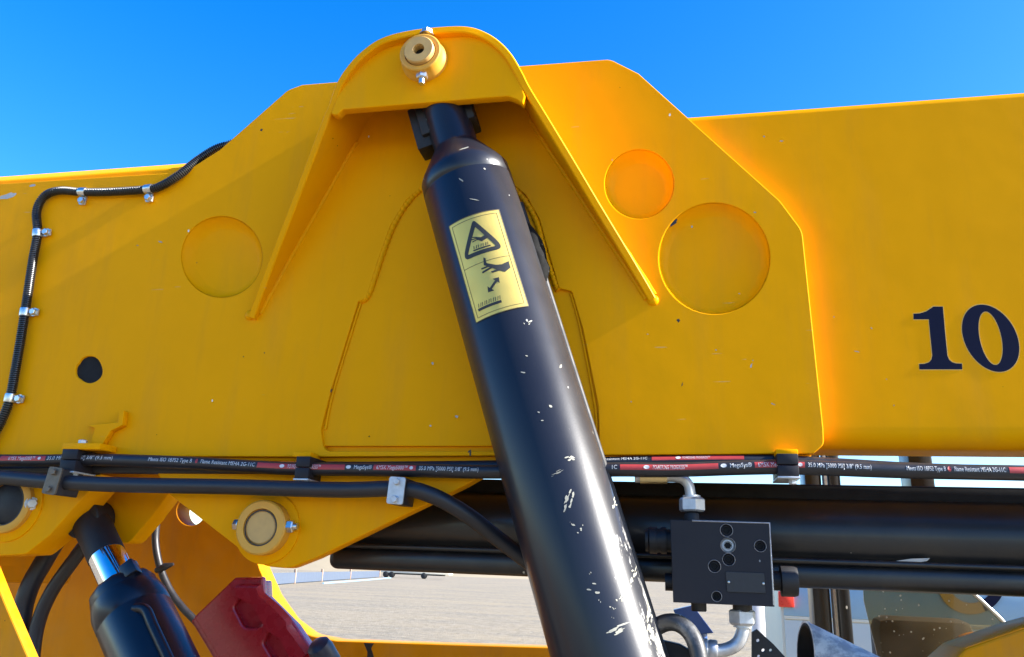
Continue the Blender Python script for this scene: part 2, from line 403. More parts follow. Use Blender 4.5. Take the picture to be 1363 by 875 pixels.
def arm(x0, x1, cham):
    pr = arm_profile(cham); n = len(pr); V = []; F = []
    for x in (x0, x1): V += [(x, y, z) for y, z in pr]
    F = [(i, (i + 1) % n, n + (i + 1) % n, n + i) for i in range(n)] + [tuple(range(n)), tuple(range(n, 2 * n))]
    return mesh_from(V, F, ang=30)
obj('boom_arm', join(arm(xL, xM, True), arm(xM + .0005, xR, False)), M_yel, boom)

# welded side plate with its round recesses and the arched window
opening = rpoly([(431, 601, 12), (427, 572, 10), (441, 518, 20), (477, 401, 4), (487, 398, 4), (505, 342), (520, 300), (541, 266), (566, 244), (605, 232), (640, 228), (672, 236), (700, 260), (718, 292), (731, 340),
                 (744, 384, 3), (761, 388, 5), (776, 440), (796, 540, 20), (798, 601, 10)])
circles = [(295, 342, 54), (851, 245, 46), (951, 344, 74)]
hole = [(119 + 17 * math.cos(a) * (1 + .05 * math.sin(3 * a) + (.10 if 2.4 < a < 3.6 else 0)), 492 + 18 * math.sin(a)) for a in [2 * PI * k / 40 for k in range(40)]]
outline = rpoly([(-330, 266), (246, 229, 26), (292, 200, 6), (383, 120, 22), (402, 113), (560, 100), (693, 88), (812, 79, 24), (850, 98), (1038, 267, 40), (1068, 307, 30), (1096, 570), (1097, 592, 12), (1083, 604, 8), (430, 608), (-330, 606)])
obj('side_plate', plate(outline, YP, .0195, [opening, hole] + [circ(*c) for c in circles]), M_yel, boom)
obj('window_plate', plate([(415, 594), (440, 505), (480, 380), (520, 270), (560, 225), (680, 222), (740, 300), (780, 390), (810, 594)], YP + .006, .010), M_yel, boom)
# weld bead round the arched top of the window and along its flanks
def bead(px, r, y, closed=False, jitter=.0004):
    pts = crom([P(a, b, y) for a, b in px], 30)
    return tube(pts, [r * (1 + .09 * math.sin(i * 1.15)) + random.uniform(-jitter, jitter) * .6 for i in range(len(pts))], 10)
obj('weld_bead', bead([(479, 402), (491, 392), (509, 340), (524, 301), (544, 269), (568, 248), (605, 237), (640, 233), (670, 241), (696, 264), (714, 295), (727, 342), (740, 380), (744, 387)], .0052, YP + .0055), M_yel, boom)
obj('weld_bead', bead([(433, 572), (445, 518), (480, 404)], .0022, YP + .005), M_yel, boom)
obj('weld_bead', bead([(760, 391), (773, 440), (792, 540), (794, 580)], .0022, YP + .005), M_yel, boom)
for (cx, cy, r) in circles:                       # fillet weld cone down to the disc at the bottom of each recess
    V = []; F = []; n = 56
    for j, (rr, yy) in enumerate(((r - .5, YP + .0015), (r - 4.5, -.0085), (r - 11, -.0034), (r - 13.5, -.002), (0.5, -.002))):
        for k in range(n):
            w = 1 + (.012 * math.sin(k * 1.9) + .010 * math.sin(k * .7 + cx)) * (1 if j in (1, 2) else 0)
            q = P(cx + rr * w * math.cos(2 * PI * k / n), cy + rr * w * math.sin(2 * PI * k / n), YP); V.append((q.x, yy, q.z))
    for j in range(4):
        for k in range(n): F.append((j * n + k, j * n + (k + 1) % n, (j + 1) * n + (k + 1) % n, (j + 1) * n + k))
    F.append(tuple(4 * n + k for k in range(n)))
    obj('round_recess', mesh_from(V, F, ang=60), M_yel, boom)
c = P(119, 492, YP)
obj('drain_bore', lathe([(.034, 0), (.034, .012)], (c.x, YP + .0045, c.z), (0, 1, 0), 24), M_hole, boom)

# arch: two tapering gussets joined by a rounded band, standing out from the plate
front = [(330, 421, .010), (340, 394, .018), (360, 340, .036), (385, 275, .058), (410, 209, .081), (430, 156, .100), (437, 141, .105), (447, 112, .114), (462, 88, .120), (482, 67, .123), (508, 50, .124), (545, 40, .124), (590, 35, .122),
         (622, 35, .120), (645, 42, .117), (664, 54, .115), (681, 72, .1135), (696, 97, .112), (705, 115, .109), (730, 156, .096), (765, 214, .073), (800, 273, .050), (835, 331, .028), (864, 380, .011), (873, 396, .006)]
pts = [(P(x, y, YP - h), h) for x, y, h in front]
pf = crom([(p.x, p.z, h) for p, h in pts], 5)
TH = .0125
def band_mesh():
    V = []; F = []; n = len(pf)
    for i in range(n):
        t = (pf[min(i + 1, n - 1)] - pf[max(i - 1, 0)]); t = Vector((t.x, t.y)).normalized(); nrm = Vector((t.y, -t.x))
        th = TH
        o = Vector((pf[i].x, pf[i].y)); q = o + nrm * th; h = pf[i].z; b = .0018
        yb = YP + .0005
        o2 = o + nrm * b; q2 = q - nrm * b
        V += [(o.x, yb, o.y), (o.x, YP - h + b, o.y), (o2.x, YP - h, o2.y), (q2.x, YP - h, q2.y), (q.x, YP - h + b, q.y), (q.x, yb, q.y)]
    for i in range(n - 1):
        for k in range(5): F.append((i * 6 + k, i * 6 + k + 1, (i + 1) * 6 + k + 1, (i + 1) * 6 + k))
    F.append(tuple(range(6))); F.append(tuple((n - 1) * 6 + k for k in range(6)))
    return mesh_from(V, F, ang=32)
obj('arch_gusset', band_mesh(), M_yel, boom)
# rounded weld ends at the feet of the gussets and fillets along their inner roots
for (x, y) in ((333, 420), (869, 400)):
    c = P(x, y, YP); obj('weld_end', lathe([(.0095, 0), (.0088, .003), (.0062, .0055), (.002, .0065)], (c.x, YP + .001, c.z), (0, -1, 0), 20), M_yel, boom)
def root_line(i0, i1, off):
    out = []
    for i in range(i0, i1):
        t = pf[min(i + 1, len(pf) - 1)] - pf[max(i - 1, 0)]; t = Vector((t.x, t.y)).normalized(); nrm = Vector((t.y, -t.x))
        o = Vector((pf[i].x, pf[i].y)) + nrm * off; out.append((o.x, YP + .0005, o.y))
    return out
n_ = len(pf)
for a, b, off in ((2, 30, TH + .001), (n_ - 34, n_ - 2, TH + .001), (n_ - 34, n_ - 2, -.0008), (2, 30, -.0008)):
    pth = root_line(a, b, off); obj('weld_bead', tube(pth, [.0045 + random.uniform(-.0004, .0004) for _ in pth], 8), M_yel, boom)
# cap plate that closes the head of the arch
YC = YP - .109
capo = rpoly([(440, 152, 3), (449, 153, 5), (456, 146, 6), (676, 128, 10), (689, 133, 4), (696, 139, 2), (699, 128), (691, 103), (672, 70), (649, 50), (622, 45), (590, 44), (545, 49), (512, 59), (488, 76), (466, 98), (452, 121)])
obj('cap_plate', plate(capo, YC, .016, bev=.002), M_yel, boom)
# pin boss with pin and cross bolt
bc = P(559, 69, YC - .028); mp_ = mpp(559, 69, YC - .028)
boss = obj('pin_boss', lathe([(31.5 * mp_, 0), (31 * mp_, .010), (29 * mp_, .013), (28.5 * mp_, .027), (27 * mp_, .0285), (21.6 * mp_, .0285), (21.4 * mp_, .020)], (bc.x, YC + .0005, bc.z), (0, -1, 0), 48), M_ring, boom)
pinm = lathe([(20.3 * mp_, 0), (20.3 * mp_, .034), (19 * mp_, .036), (8 * mp_, .036), (7.6 * mp_, .035), (7.6 * mp_, .012)], (bc.x, YC + .0002, bc.z), (0, -1, 0), 40)
obj('pivot_pin', pinm, M_pin, boom)
obj('grease_bore', lathe([(7.5 * mp_, 0), (7.5 * mp_, .0225)], (bc.x, YC, bc.z), (0, -1, 0), 24), M_hole, boom)
ym = YC - .015
zb_ = P(561, 97, ym).z; xb_ = P(562, 100, ym).x
obj('nut', join(hexnut(.0098, .011, (xb_, ym, zb_ - .001), (0, 0, -1)), lathe([(.0055, 0), (.0052, .021), (.004, .022)], (xb_, ym, zb_), (0, 0, -1), 16), lathe([(.0115, 0), (.0115, .0018)], (xb_, ym, zb_ + .001), (0, 0, -1), 24)), M_zinc, boom)
zt_ = P(565, 46, ym).z
obj('bolt_head', bolt_head(.0095, .009, (xb_ + .002, ym, zt_ - .002), (0, 0, 1)), M_zinc, boom)

# lower lug with its pin, between boom and the level ram
lug_y = -.016
lug = rpoly([(208, 628), (226, 659), (328, 738, 20), (352, 754, 40), (384, 757, 30), (420, 743, 14), (620, 646), (650, 628)])
obj('lower_lug', plate(lug, lug_y, .028, bev=.002), M_yel, boom)
def boss_at(px, py, rpx, pr, y, dep, mat_pin, pin_out=.004, pad=1.33):
    m_ = mpp(px, py, y); c = P(px, py, y - dep)
    obj('boss_pad', lathe([(rpx * pad * m_, 0), (rpx * pad * m_ * .99, .003), (rpx * pad * m_ * .96, .004)], (c.x, y + .0005, c.z), (0, -1, 0), 48), M_yel, boom)
    obj('pin_boss', lathe([(rpx * m_, 0), (rpx * m_, dep - .002), ((rpx - 2) * m_, dep), ((pr + 2) * m_, dep), ((pr + 1.2) * m_, dep - .008)], (c.x, y, c.z), (0, -1, 0), 48), M_ring, boom)
    obj('pivot_pin', lathe([(pr * m_, 0), (pr * m_, dep + pin_out - .002), ((pr - 2) * m_, dep + pin_out)], (c.x, y, c.z), (0, -1, 0), 40), mat_pin, boom)
    obj('greasy_gap_ring', lathe([((pr - .5) * m_, 0), ((pr + .9) * m_, 0), ((pr + .9) * m_, .0006), ((pr - .5) * m_, .0006)], (c.x + 1.0 * m_, y - dep + .0003, c.z - .7 * m_), (0, -1, 0), 40, caps=False), M_ink, boom)  # black ring: grease, plus the gap's shade put into its colour
    return c, m_
c, m_ = boss_at(346, 702, 35, 22, lug_y, .024, M_pin, -.002)
obj('bolt_head', bolt_head(.0088, .009, (c.x - 34 * m_, lug_y - .013, c.z + .003), (-1, 0, 0), phase=.1), M_zinc, boom)
obj('nut', join(hexnut(.0098, .011, (c.x + 34 * m_, lug_y - .013, c.z + .003), (1, 0, 0), .2), lathe([(.0055, 0), (.0055, .017), (.004, .018)], (c.x + 34 * m_, lug_y - .013, c.z + .003), (1, 0, 0), 14)), M_zinc, boom)
# clevis lugs at the left
cl1 = rpoly([(-260, 632), (-260, 739), (0, 740), (34, 738, 12), (66, 713, 20), (122, 650), (134, 632)])
obj('clevis_lug', plate(cl1, -.012, .062, bev=.002), M_yel, boom)
cl2 = rpoly([(60, 610), (90, 690), (135, 720, 16), (168, 722, 14), (196, 690), (226, 650), (240, 610)])
obj('clevis_lug', plate([(x + 3, y + 2) for x, y in cl2], .085, .04, bev=.002), M_yel, boom)
c, m_ = boss_at(6, 670, 38, 27, -.012, .014, M_blkdeep, -.004, 1.3)
obj('bolt_head', bolt_head(.0085, .008, (c.x + 37 * m_, -.020, c.z + .001), (.75, -.66, 0), phase=.1), M_zincd, boom)
# small folded hose bracket on the plate above the left clamp
q = lambda x, y: P(x, y, YP)
br = rpoly([(118, 566, 3), (131, 566), (131, 574), (146, 563), (162, 563), (166, 546), (163, 566, 3), (147, 571, 3), (143, 577), (141, 586, 6), (134, 592, 3), (118, 592), (121, 575)])
obj('hose_bracket', join(plate(rpoly([(114, 566), (126, 570), (120, 592), (136, 592, 4), (147, 574, 3), (163, 566, 2), (165, 547), (158, 547), (157, 562, 2), (142, 564, 2)]), YP - .012, .0115, bev=.001),
                         pbox(83, 590, 134, 598, YP - .042, YP - .001, .001)), M_yel, boom)
# tabs the other hose clamps hang from
for (x0, x1, y0, y1) in ((390, 414, 602, 608), (1033, 1062, 598, 605)):
    obj('hose_bracket', pbox(x0, y0, x1, y1, -.046, .004, .001), M_yel, boom)
obj('bottom_flange', box(P(205, 600).x, P(1078, 600).x, -.006, .085, zB - .030, zB + .012, .001), M_yel, boom)
# number on the boom side
def poly_print(loops, y):
    return plate_xz([xz(l, y) for l in loops], y, .00008, .0)
z5 = lambda x, y: (1060 + x / 3.647, 380 + y / 3.647)
one = [z5(*p) for p in ((568, 138), (600, 136), (632, 126), (665, 103), (711, 103), (722, 230), (733, 340), (741, 360), (756, 373), (775, 379), (804, 380), (806, 408), (597, 408), (596, 382), (622, 381), (644, 374), (656, 360), (660, 340), (650, 240), (643, 165), (569, 165))]
def ell(cx, cy, A, B, n=56):
    return [z5(cx + A[0] * math.cos(t) + B[0] * math.sin(t), cy + A[1] * math.cos(t) + B[1] * math.sin(t)) for t in [2 * PI * k / n for k in range(n)]]
zo = ell(943, 257, (138, 28), (20, 161)); zi = ell(943, 257, (56, 14), (18, 129))
def grow(lp, d):
    c = Vector((sum(p[0] for p in lp) / len(lp), sum(p[1] for p in lp) / len(lp))); out = []
    n = len(lp); area = sum(lp[i][0] * lp[(i + 1) % n][1] - lp[(i + 1) % n][0] * lp[i][1] for i in range(n)); sg = 1 if area > 0 else -1
    for i in range(n):
        t = Vector(lp[(i + 1) % n]) - Vector(lp[i - 1]); t.normalize(); out.append((lp[i][0] + t.y * d * sg, lp[i][1] - t.x * d * sg))
    return out
for nm, loops, m_, yy in (('number_outline', [grow(one, 1.0)], M_cream_v, -.00016), ('number_outline', [grow(zo, 1.0), grow(zi, -1.0)], M_cream_v, -.00016),
                      ('number_one', [one], M_navy, -.00032), ('number_zero', [zo, zi], M_navy, -.00032)):
    obj(nm, poly_print(loops, yy), m_, boom)
# scrapes and chips in the boom paint
def flat_chips(spec, y):
    ms = []
    for (x, yy, lx, ly, ang) in spec:
        rd = random.Random(int(x * 3 + yy)); ca, sa = math.cos(ang), math.sin(ang); lp = []
        for j in range(11):
            t = 2 * PI * j / 11; r = rd.uniform(.55, 1.1); ex, ey = lx * r * math.cos(t), ly * r * math.sin(t)
            lp.append(P(x + ex * ca - ey * sa, yy + ex * sa + ey * ca, y))
        ms.append(mesh_from(lp, [tuple(range(11))], sm=False))
    return join(*ms)
for m__, sp__, y__ in ((M_chipd, [(10, 261, 14, 3.6, -.3), (44, 247, 5, 1.5, -.2), (608, 555, 2.5, 2, 0), (573, 567, 2, 1.2, 0), (1000, 487, 1.2, 3.5, .3), (576, 484, 1.5, 2.4, -.5)], YP - .0002),
                   (M_chip, [(213, 322, 4, 1.0, .35), (183, 327, 1.4, .8, 0), (862, 445, 1.5, .6, 0), (953, 466, 1.6, .8, .3), (1029, 538, 4, .9, .4), (984, 391, 1.5, .6, 0), (815, 213, 1.0, 1.2, 0), (840, 535, 1.0, 1.2, 0), (1002, 480, .9, .9, 0), (921, 302, 1.3, 2.0, .3), (1005, 283, 2.2, .9, .2)], YP - .0002),
                   (M_ink, [(903, 427, 2.6, 2.4, .5), (897, 297, 7, 3, -.75), (441, 520, 1.2, 2.5, .3), (348, 173, 1.8, 1.8, 0), (908, 512, .7, 3.0, .3), (352, 470, 1.0, 1.0, 0), (324, 475, 1.1, 1.1, 0), (262, 350, .8, .8, 0)], YP - .0003),
                   (M_chip, [(1140, 468, 4, .7, .2), (1160, 437, 1.6, 1.0, .5), (1180, 505, 1.0, 1.0, 0), (1040, 188, 3, 1.0, 0), (1017, 182, 1.4, 1.4, 0), (1110, 422, 1.0, 1.0, 0), (1190, 540, .9, 1.2, 0)], -.0002)):
    o = obj('paint_chips', flat_chips(sp__, y__), m__, boom); o['kind'] = 'stuff'
# tiny stamped 1 on the lower strip
obj('stamped_one', plate_xz([xz([(623, 601), (626, 599), (627, 599), (627, 607), (625, 607), (625, 602), (623, 603)], YP)], YP - .0006, .0004, 0), M_ink, boom)

# ------------------------------------------------------------------ LIFT CYLINDER (frame: z up the barrel, -y to the camera)
pT = P(598, 165, -.088); pB = P(834, 960, -.062)
za = (pT - pB).normalized(); ya = Vector((0, 1, 0)); ya = (ya - za * ya.dot(za)).normalized(); xa = ya.cross(za)
LM = Matrix((xa, ya, za)).transposed().to_4x4(); LM.translation = pB
LI = LM.inverted(); L = (pT - pB).length
lift = thing('lift_cylinder', 'large black hydraulic lift cylinder leaning across the boom with a gold hand warning decal', 'hydraulic cylinder', pB)
lift.matrix_world = LM; ORG[lift] = Vector()
def lobj(name, me, m, parent=None): return obj(name, me, m, parent or lift, local=True)
RB = .0735
def along(px, py):                                # height up the axis of the photo point (on the axis plane)
    d = LI.to_3x3() @ ray(px, py); o_ = LI @ CAMP; t = -o_.y / d.y; return (o_ + d * t)
zsh = along(620, 232).z; znk = along(603, 203).z
print('lift', L, zsh, znk)
RN = .0368
lobj('barrel', lathe([(RB, -.42), (RB, zsh - .030), (RB - .001, zsh - .0285), (RB - .001, zsh - .0275), (RB, zsh - .026), (RB - .001, zsh - .006), (RB - .006, zsh + .004), (RN + .006, znk - .004), (RN + .001, znk + .002), (RN, znk + .006), (RN, L + .034), (RN - .012, L + .036)], (0, 0, 0), (0, 0, 1), 72), M_lift)
eye = LI @ Vector((bc.x, -.078, bc.z))
yl = LI.to_3x3() @ Vector((0, 1, 0))
lobj('eye', lathe([(.050, -.042), (.052, -.032), (.052, .032), (.050, .034)], eye, yl, 40), M_blkdeep)
lobj('eye_block', box(-.048, .046, -.014, .040, L - .012, L + .050, .003), M_blkdeep)
lobj('stop_tab', box(-.062, -.036, -.006, .036, L - .030, L + .05, .002), M_blkdeep)
# feed pipe with flaked weld lumps along the far right side
def on_barrel(px, py, R=RB):
    o_ = LI @ CAMP; d = LI.to_3x3() @ ray(px, py)
    a = d.x ** 2 + d.y ** 2; b = 2 * (o_.x * d.x + o_.y * d.y); c_ = o_.x ** 2 + o_.y ** 2 - R * R; D = b * b - 4 * a * c_
    if D < 0: return None
    t = (-b - math.sqrt(D)) / (2 * a); p = o_ + d * t; return math.atan2(p.x, -p.y), p.z
def surf(a, z, R): return Vector((R * math.sin(a), -R * math.cos(a), z))
a0 = math.radians(112)
def lump(z0, z1, R, seed):
    bm = bmesh.new(); bmesh.ops.create_icosphere(bm, subdivisions=3, radius=1)
    rd = random.Random(seed)
    for v in bm.verts:
        k = 1 + .10 * math.sin(v.co.z * 9 + v.co.x * 7) + rd.uniform(-.05, .05)
        v.co = surf(a0, (z0 + z1) / 2, RB - .004) + Vector((v.co.x * R * k, v.co.y * R * k, v.co.z * (z1 - z0) / 2))
    return bm_mesh(bm, 80)
z1_, z2_ = along(700, 275).z, along(730, 392).z
lobj('port_boss', lump(z2_ + .02, z1_ - .005, .022, 3), M_flake)
lobj('feed_pipe', tube([surf(a0 - .05, z, RB + .0015) for z in [z1_ + .02 - k * (z1_ + .02 + .02) / 40 for k in range(41)]], .0062, 12), M_blkdeep)
# gold warning decal wrapped on the barrel
cor = [on_barrel(*p) for p in ((598, 301), (663, 281), (703, 405), (635, 432))]
aL = (cor[0][0] + cor[3][0]) / 2; aR = (cor[1][0] + cor[2][0]) / 2
zt = (cor[0][1] + cor[1][1]) / 2; zb = (cor[2][1] + cor[3][1]) / 2
print('decal', [(round(math.degrees(a), 1), round(z, 3)) for a, z in cor], (aR - aL) * RB, zt - zb)
DW, DH = (aR - aL) * RB, zt - zb
def dec(u, v, lift_=0.0): return surf(aL + u * (aR - aL), zt - v * DH, RB + .0006 + lift_)
def wrap(loop, lift_, holes=()):
    """thin printed patch on the barrel from loops in decal (u, v)"""
    loops = [loop] + list(holes); pts = []; edges = []
    for lp in loops:
        dl = []
        for i in range(len(lp)):
            a, b = Vector(lp[i]), Vector(lp[(i + 1) % len(lp)]); k = max(1, int(abs(b.x - a.x) / .06))
            dl += [a + (b - a) * (j / k) for j in range(k)]
        s0 = len(pts); pts += dl; edges += [(s0 + i, s0 + (i + 1) % len(dl)) for i in range(len(dl))]
    us = [p.x for p in pts]; vs = [p.y for p in pts]
    def inside(p, lp):
        c_ = False; n = len(lp); j = n - 1
        for i in range(n):
            if (lp[i][1] > p[1]) != (lp[j][1] > p[1]) and p[0] < (lp[j][0] - lp[i][0]) * (p[1] - lp[i][1]) / (lp[j][1] - lp[i][1]) + lp[i][0]: c_ = not c_
            j = i
        return c_
    if max(us) - min(us) > .12:
        u = math.ceil(min(us) / .06) * .06
        while u < max(us):
            for k in range(1, 8):
                p = (u, min(vs) + (max(vs) - min(vs)) * k / 8)
                if inside(p, loop) and not any(inside(p, h) for h in holes): pts.append(Vector(p))
            u += .06
    vo, _, fo, *_r = geometry.delaunay_2d_cdt(pts, edges, [], 0, 1e-6)
    F = []
    for f in fo:
        c_ = sum((vo[i] for i in f), Vector((0, 0))) / len(f)
        if inside(c_, loop) and not any(inside(c_, h) for h in holes): F.append(tuple(f))
    me = bpy.data.meshes.new('m'); me.from_pydata([dec(p.x, p.y, lift_) for p in vo], [], F); me.validate()
    bm = bmesh.new(); bm.from_mesh(me)
    for f in bm.faces:
        c_ = f.calc_center_median()
        if f.normal.dot(Vector((c_.x, c_.y, 0))) < 0: f.normal_flip()
    bm.to_mesh(me); bm.free(); me.shade_smooth(); return me
def rr(u0, v0, u1, v1, r=.02): return rpoly([(u0, v0, r), (u1, v0, r), (u1, v1, r), (u0, v1, r)], 4)
decal = lobj('warning_decal', wrap(rr(0, 0, 1, 1), 0), M_gold)
def ring(u0, v0, u1, v1, w): return wrap(rr(u0, v0, u1, v1, .01), .0003, [rr(u0 + w, v0 + w * DW / DH, u1 - w, v1 - w * DW / DH, .006)])
lines = [ring(-.012, -.006, 1.012, 1.006, .014), ring(.055, .028, .945, .972, .010), wrap([(.06, .482), (.94, .482), (.94, .487), (.06, .487)], .0003)]
lobj('border_line', join(*lines), M_goldline, decal)
tri_o = rpoly([(.49, .045, .06), (.90, .405, .06), (.08, .405, .06)], 5); tri_i = rpoly([(.49, .125, .01), (.755, .365, .01), (.215, .365, .01)], 3)
lobj('warning_triangle', wrap(tri_o, .0004, [tri_i]), M_ink, decal)
def bar(a, b, w):
    a = Vector(a); b = Vector(b); k = DW / DH; t = Vector(((b - a).x, (b - a).y / k)).normalized(); nn = Vector((-t.y, t.x * k)) * w / 2
    return [tuple(a + nn), tuple(b + nn), tuple(b - nn), tuple(a - nn)]
def zd(x, y):
    X, Y = x - 175, y - 195; return ((600 * X - 175 * Y) / 200500, (305 * Y + 100 * X) / 200500)
def zbar(x0, y0, x1, y1, w): return bar(zd(x0, y0), zd(x1, y1), w / 321)
# open hand with raised thumb and parted fingers over the heat; the same hand, smaller, inside the triangle
ms = [wrap([zd(*p) for p in ((424, 451), (470, 460), (502, 455), (541, 429), (552, 470), (522, 501), (482, 493), (452, 480), (424, 473))], .0004),
      wrap([zd(*p) for p in ((398, 414), (411, 420), (415, 446), (432, 456), (428, 471), (402, 462))], .00042), wrap(zbar(436, 466, 388, 484, 9), .00044), wrap(zbar(450, 474, 394, 507, 11), .00046), wrap(zbar(492, 489, 446, 505, 11), .00048),
      wrap([zd(*p) for p in ((348, 284), (380, 287), (410, 270), (419, 291), (388, 313), (360, 303))], .0004), wrap(zbar(356, 287, 324, 285, 6), .00042), wrap(zbar(358, 293, 324, 301, 6), .00044), wrap(zbar(364, 299, 332, 315, 6), .00046)]
ms += [wrap(bar((.34, .347), (.66, .347), .025), .0004), wrap(bar((.115, .905), (.565, .905), .05), .0004)]
for k in range(7): ms.append(wrap(bar((.36 + k * .043, .335), (.37 + k * .043 + .012 * (k % 2), .305), .012), .0004))
for k in range(11):
    ms.append(wrap(bar((.14 + k * .041, .885), (.155 + k * .041 + .010 * (k % 2), .848), .011), .0004))
def arrow(a, b):
    a = Vector(a); b = Vector(b); k = DW / DH; t = Vector(((b - a).x, (b - a).y / k)); Ln = t.length; t.normalize(); nn = Vector((-t.y, t.x))
    loc = [(0, 0), (.085, .075), (.085, .022), (Ln - .085, .022), (Ln - .085, .075), (Ln, 0), (Ln - .085, -.075), (Ln - .085, -.022), (.085, -.022), (.085, -.075)]
    return [(a.x + t.x * l + nn.x * w, a.y + (t.y * l + nn.y * w) * k) for l, w in loc]
ms.append(wrap(arrow((.64, .675), (.385, .785)), .0004))
lobj('hot_surface_pictogram', join(*ms), M_ink, decal)
# paint chips struck off the barrel: a patch of thin flakes
def chips(spec, R, cyl=True):
    ms = []
    for (x, y, lx, ly, ang, n) in spec:
        rd = random.Random(int(x * 7 + y))
        for k in range(n):
            ox, oy = (rd.gauss(0, lx * .6), rd.gauss(0, ly * .6)) if n > 1 else (0, 0)
            sx_, sy_ = (lx, ly) if n == 1 else (lx * rd.uniform(.12, .5), ly * rd.uniform(.10, .35))
            ca, sa = math.cos(ang), math.sin(ang); loop = []
            for j in range(9):
                t = 2 * PI * j / 9; r = rd.uniform(.6, 1.1); ex, ey = sx_ * r * math.cos(t), sy_ * r * math.sin(t)
                h = on_barrel(x + ox * ca - oy * sa + ex * ca - ey * sa, y + ox * sa + oy * ca + ex * sa + ey * ca)
                if h: loop.append(surf(h[0], h[1], R + .0004))
            if len(loop) > 4: ms.append(mesh_from(loop, [tuple(range(len(loop)))], sm=False))
    return ms
sp = [(617, 198, 9, .9, -.3, 1), (614, 240, 4.5, 1.1, .6, 1), (645, 225, 2, 1.2, .8, 1), (631, 266, 7, .7, .2, 1), (703, 429, 5, 4, -.6, 5), (701, 474, 2, 1, .2, 1), (696, 496, 3.5, 1.1, .1, 1), (733, 541, 3, 1.8, .4, 1), (722, 560, 2.4, .9, 0, 1), (717, 549, 2, .9, .3, 1), (746, 488, 1.5, 3, .2, 1),
      (760, 609, 8, 4.5, -.2, 9), (741, 630, 10, 1.6, -.45, 7), (756, 666, 5, 13, .4, 14), (757, 697, 4, 2.4, -.2, 2), (763, 699, 3, 1.5, .3, 1), (773, 704, 3.5, 5, .4, 4), (784, 785, 3.2, 1.3, .1, 1), (791, 777, 3, 1, .1, 1), (795, 789, 3.5, 2, .1, 1),
      (828, 797, 6, 6, -.5, 12), (815, 809, 4, 2.4, .3, 4), (822, 838, 17, 5, -.4, 16), (797, 800, 2, 4, .2, 2), (785, 763, 2, 3.5, -.5, 2), (818, 668, 3, 11, .15, 8), (862, 815, 4, 18, -.1, 16), (866, 845, 6, 12, -.2, 14), (815, 822, 3, 1.2, 0, 2), (878, 860, 4, 10, 0, 10), (842, 770, 4, 14, .3, 10), (808, 622, 1.5, 8, -.3, 5)]
ch = lobj('paint_chips', join(*chips(sp, RB)), M_chip); ch['kind'] = 'stuff'

# ------------------------------------------------------------------ EXTENSION RAM under the boom
ram = thing('extension_ram', 'long black horizontal ram tube running beneath the yellow boom behind the valve block', 'hydraulic ram', P(900, 760, .12))
yr = .125
zc = P(700, 712, yr).z; z_lo = P(700, 741, yr).z
xr0, xr1 = P(447, 712, yr).x, P(1760, 712, yr).x + 1.2
obj('ram_tube', lathe([(.050, 0), (.058, .004), (.060, .010), (.060, xr1 - xr0)], (xr0, yr, P(900, 709, yr).z), (1, 0, 0), 48), M_blk2, ram)
# lower housing: rounded bar with a rolled upper edge
def rbar(x0, x1, y0, y1, z0, z1, r, name, m, par):
    return obj(name, box(x0, x1, y0, y1, z0, z1, r), m, par)
xq0 = P(436, 745, yr - .06).x
zq0, zq1 = P(560, 762, yr - .06).z, P(560, 731, yr - .06).z
hb = bmesh.new(); bmesh.ops.create_cube(hb, size=1)
for v in hb.verts: v.co = Vector(((xq0 + xr1) / 2 + v.co.x * (xr1 - xq0), yr - .02 + v.co.y * .085, (zq0 + zq1) / 2 + v.co.z * (zq1 - zq0)))
bmesh.ops.bevel(hb, geom=hb.edges[:], offset=.014, segments=5, affect='EDGES', profile=.5)
obj('ram_housing', bm_mesh(hb), M_blk2, ram)
obj('edge_rail', tube([(xq0 + .02, yr - .062, zq1 + .002), (xr1, yr - .062, zq1 + .002)], .0045, 10), M_blk2, ram)
obj('upper_channel', box(P(470, 660, .13).x, xr1, .10, .135, P(900, 668, .10).z, P(900, 642, .10).z, .003), M_hole, ram)
obj('paint_scrape', mesh_from([(q_ := P(x, y, yr - .0634)) for x, y in ((1160, 752), (1185, 748), (1212, 744), (1238, 743), (1234, 747), (1205, 751))], [(0, 1, 2, 3, 4, 5)], sm=False), M_chipd, ram)

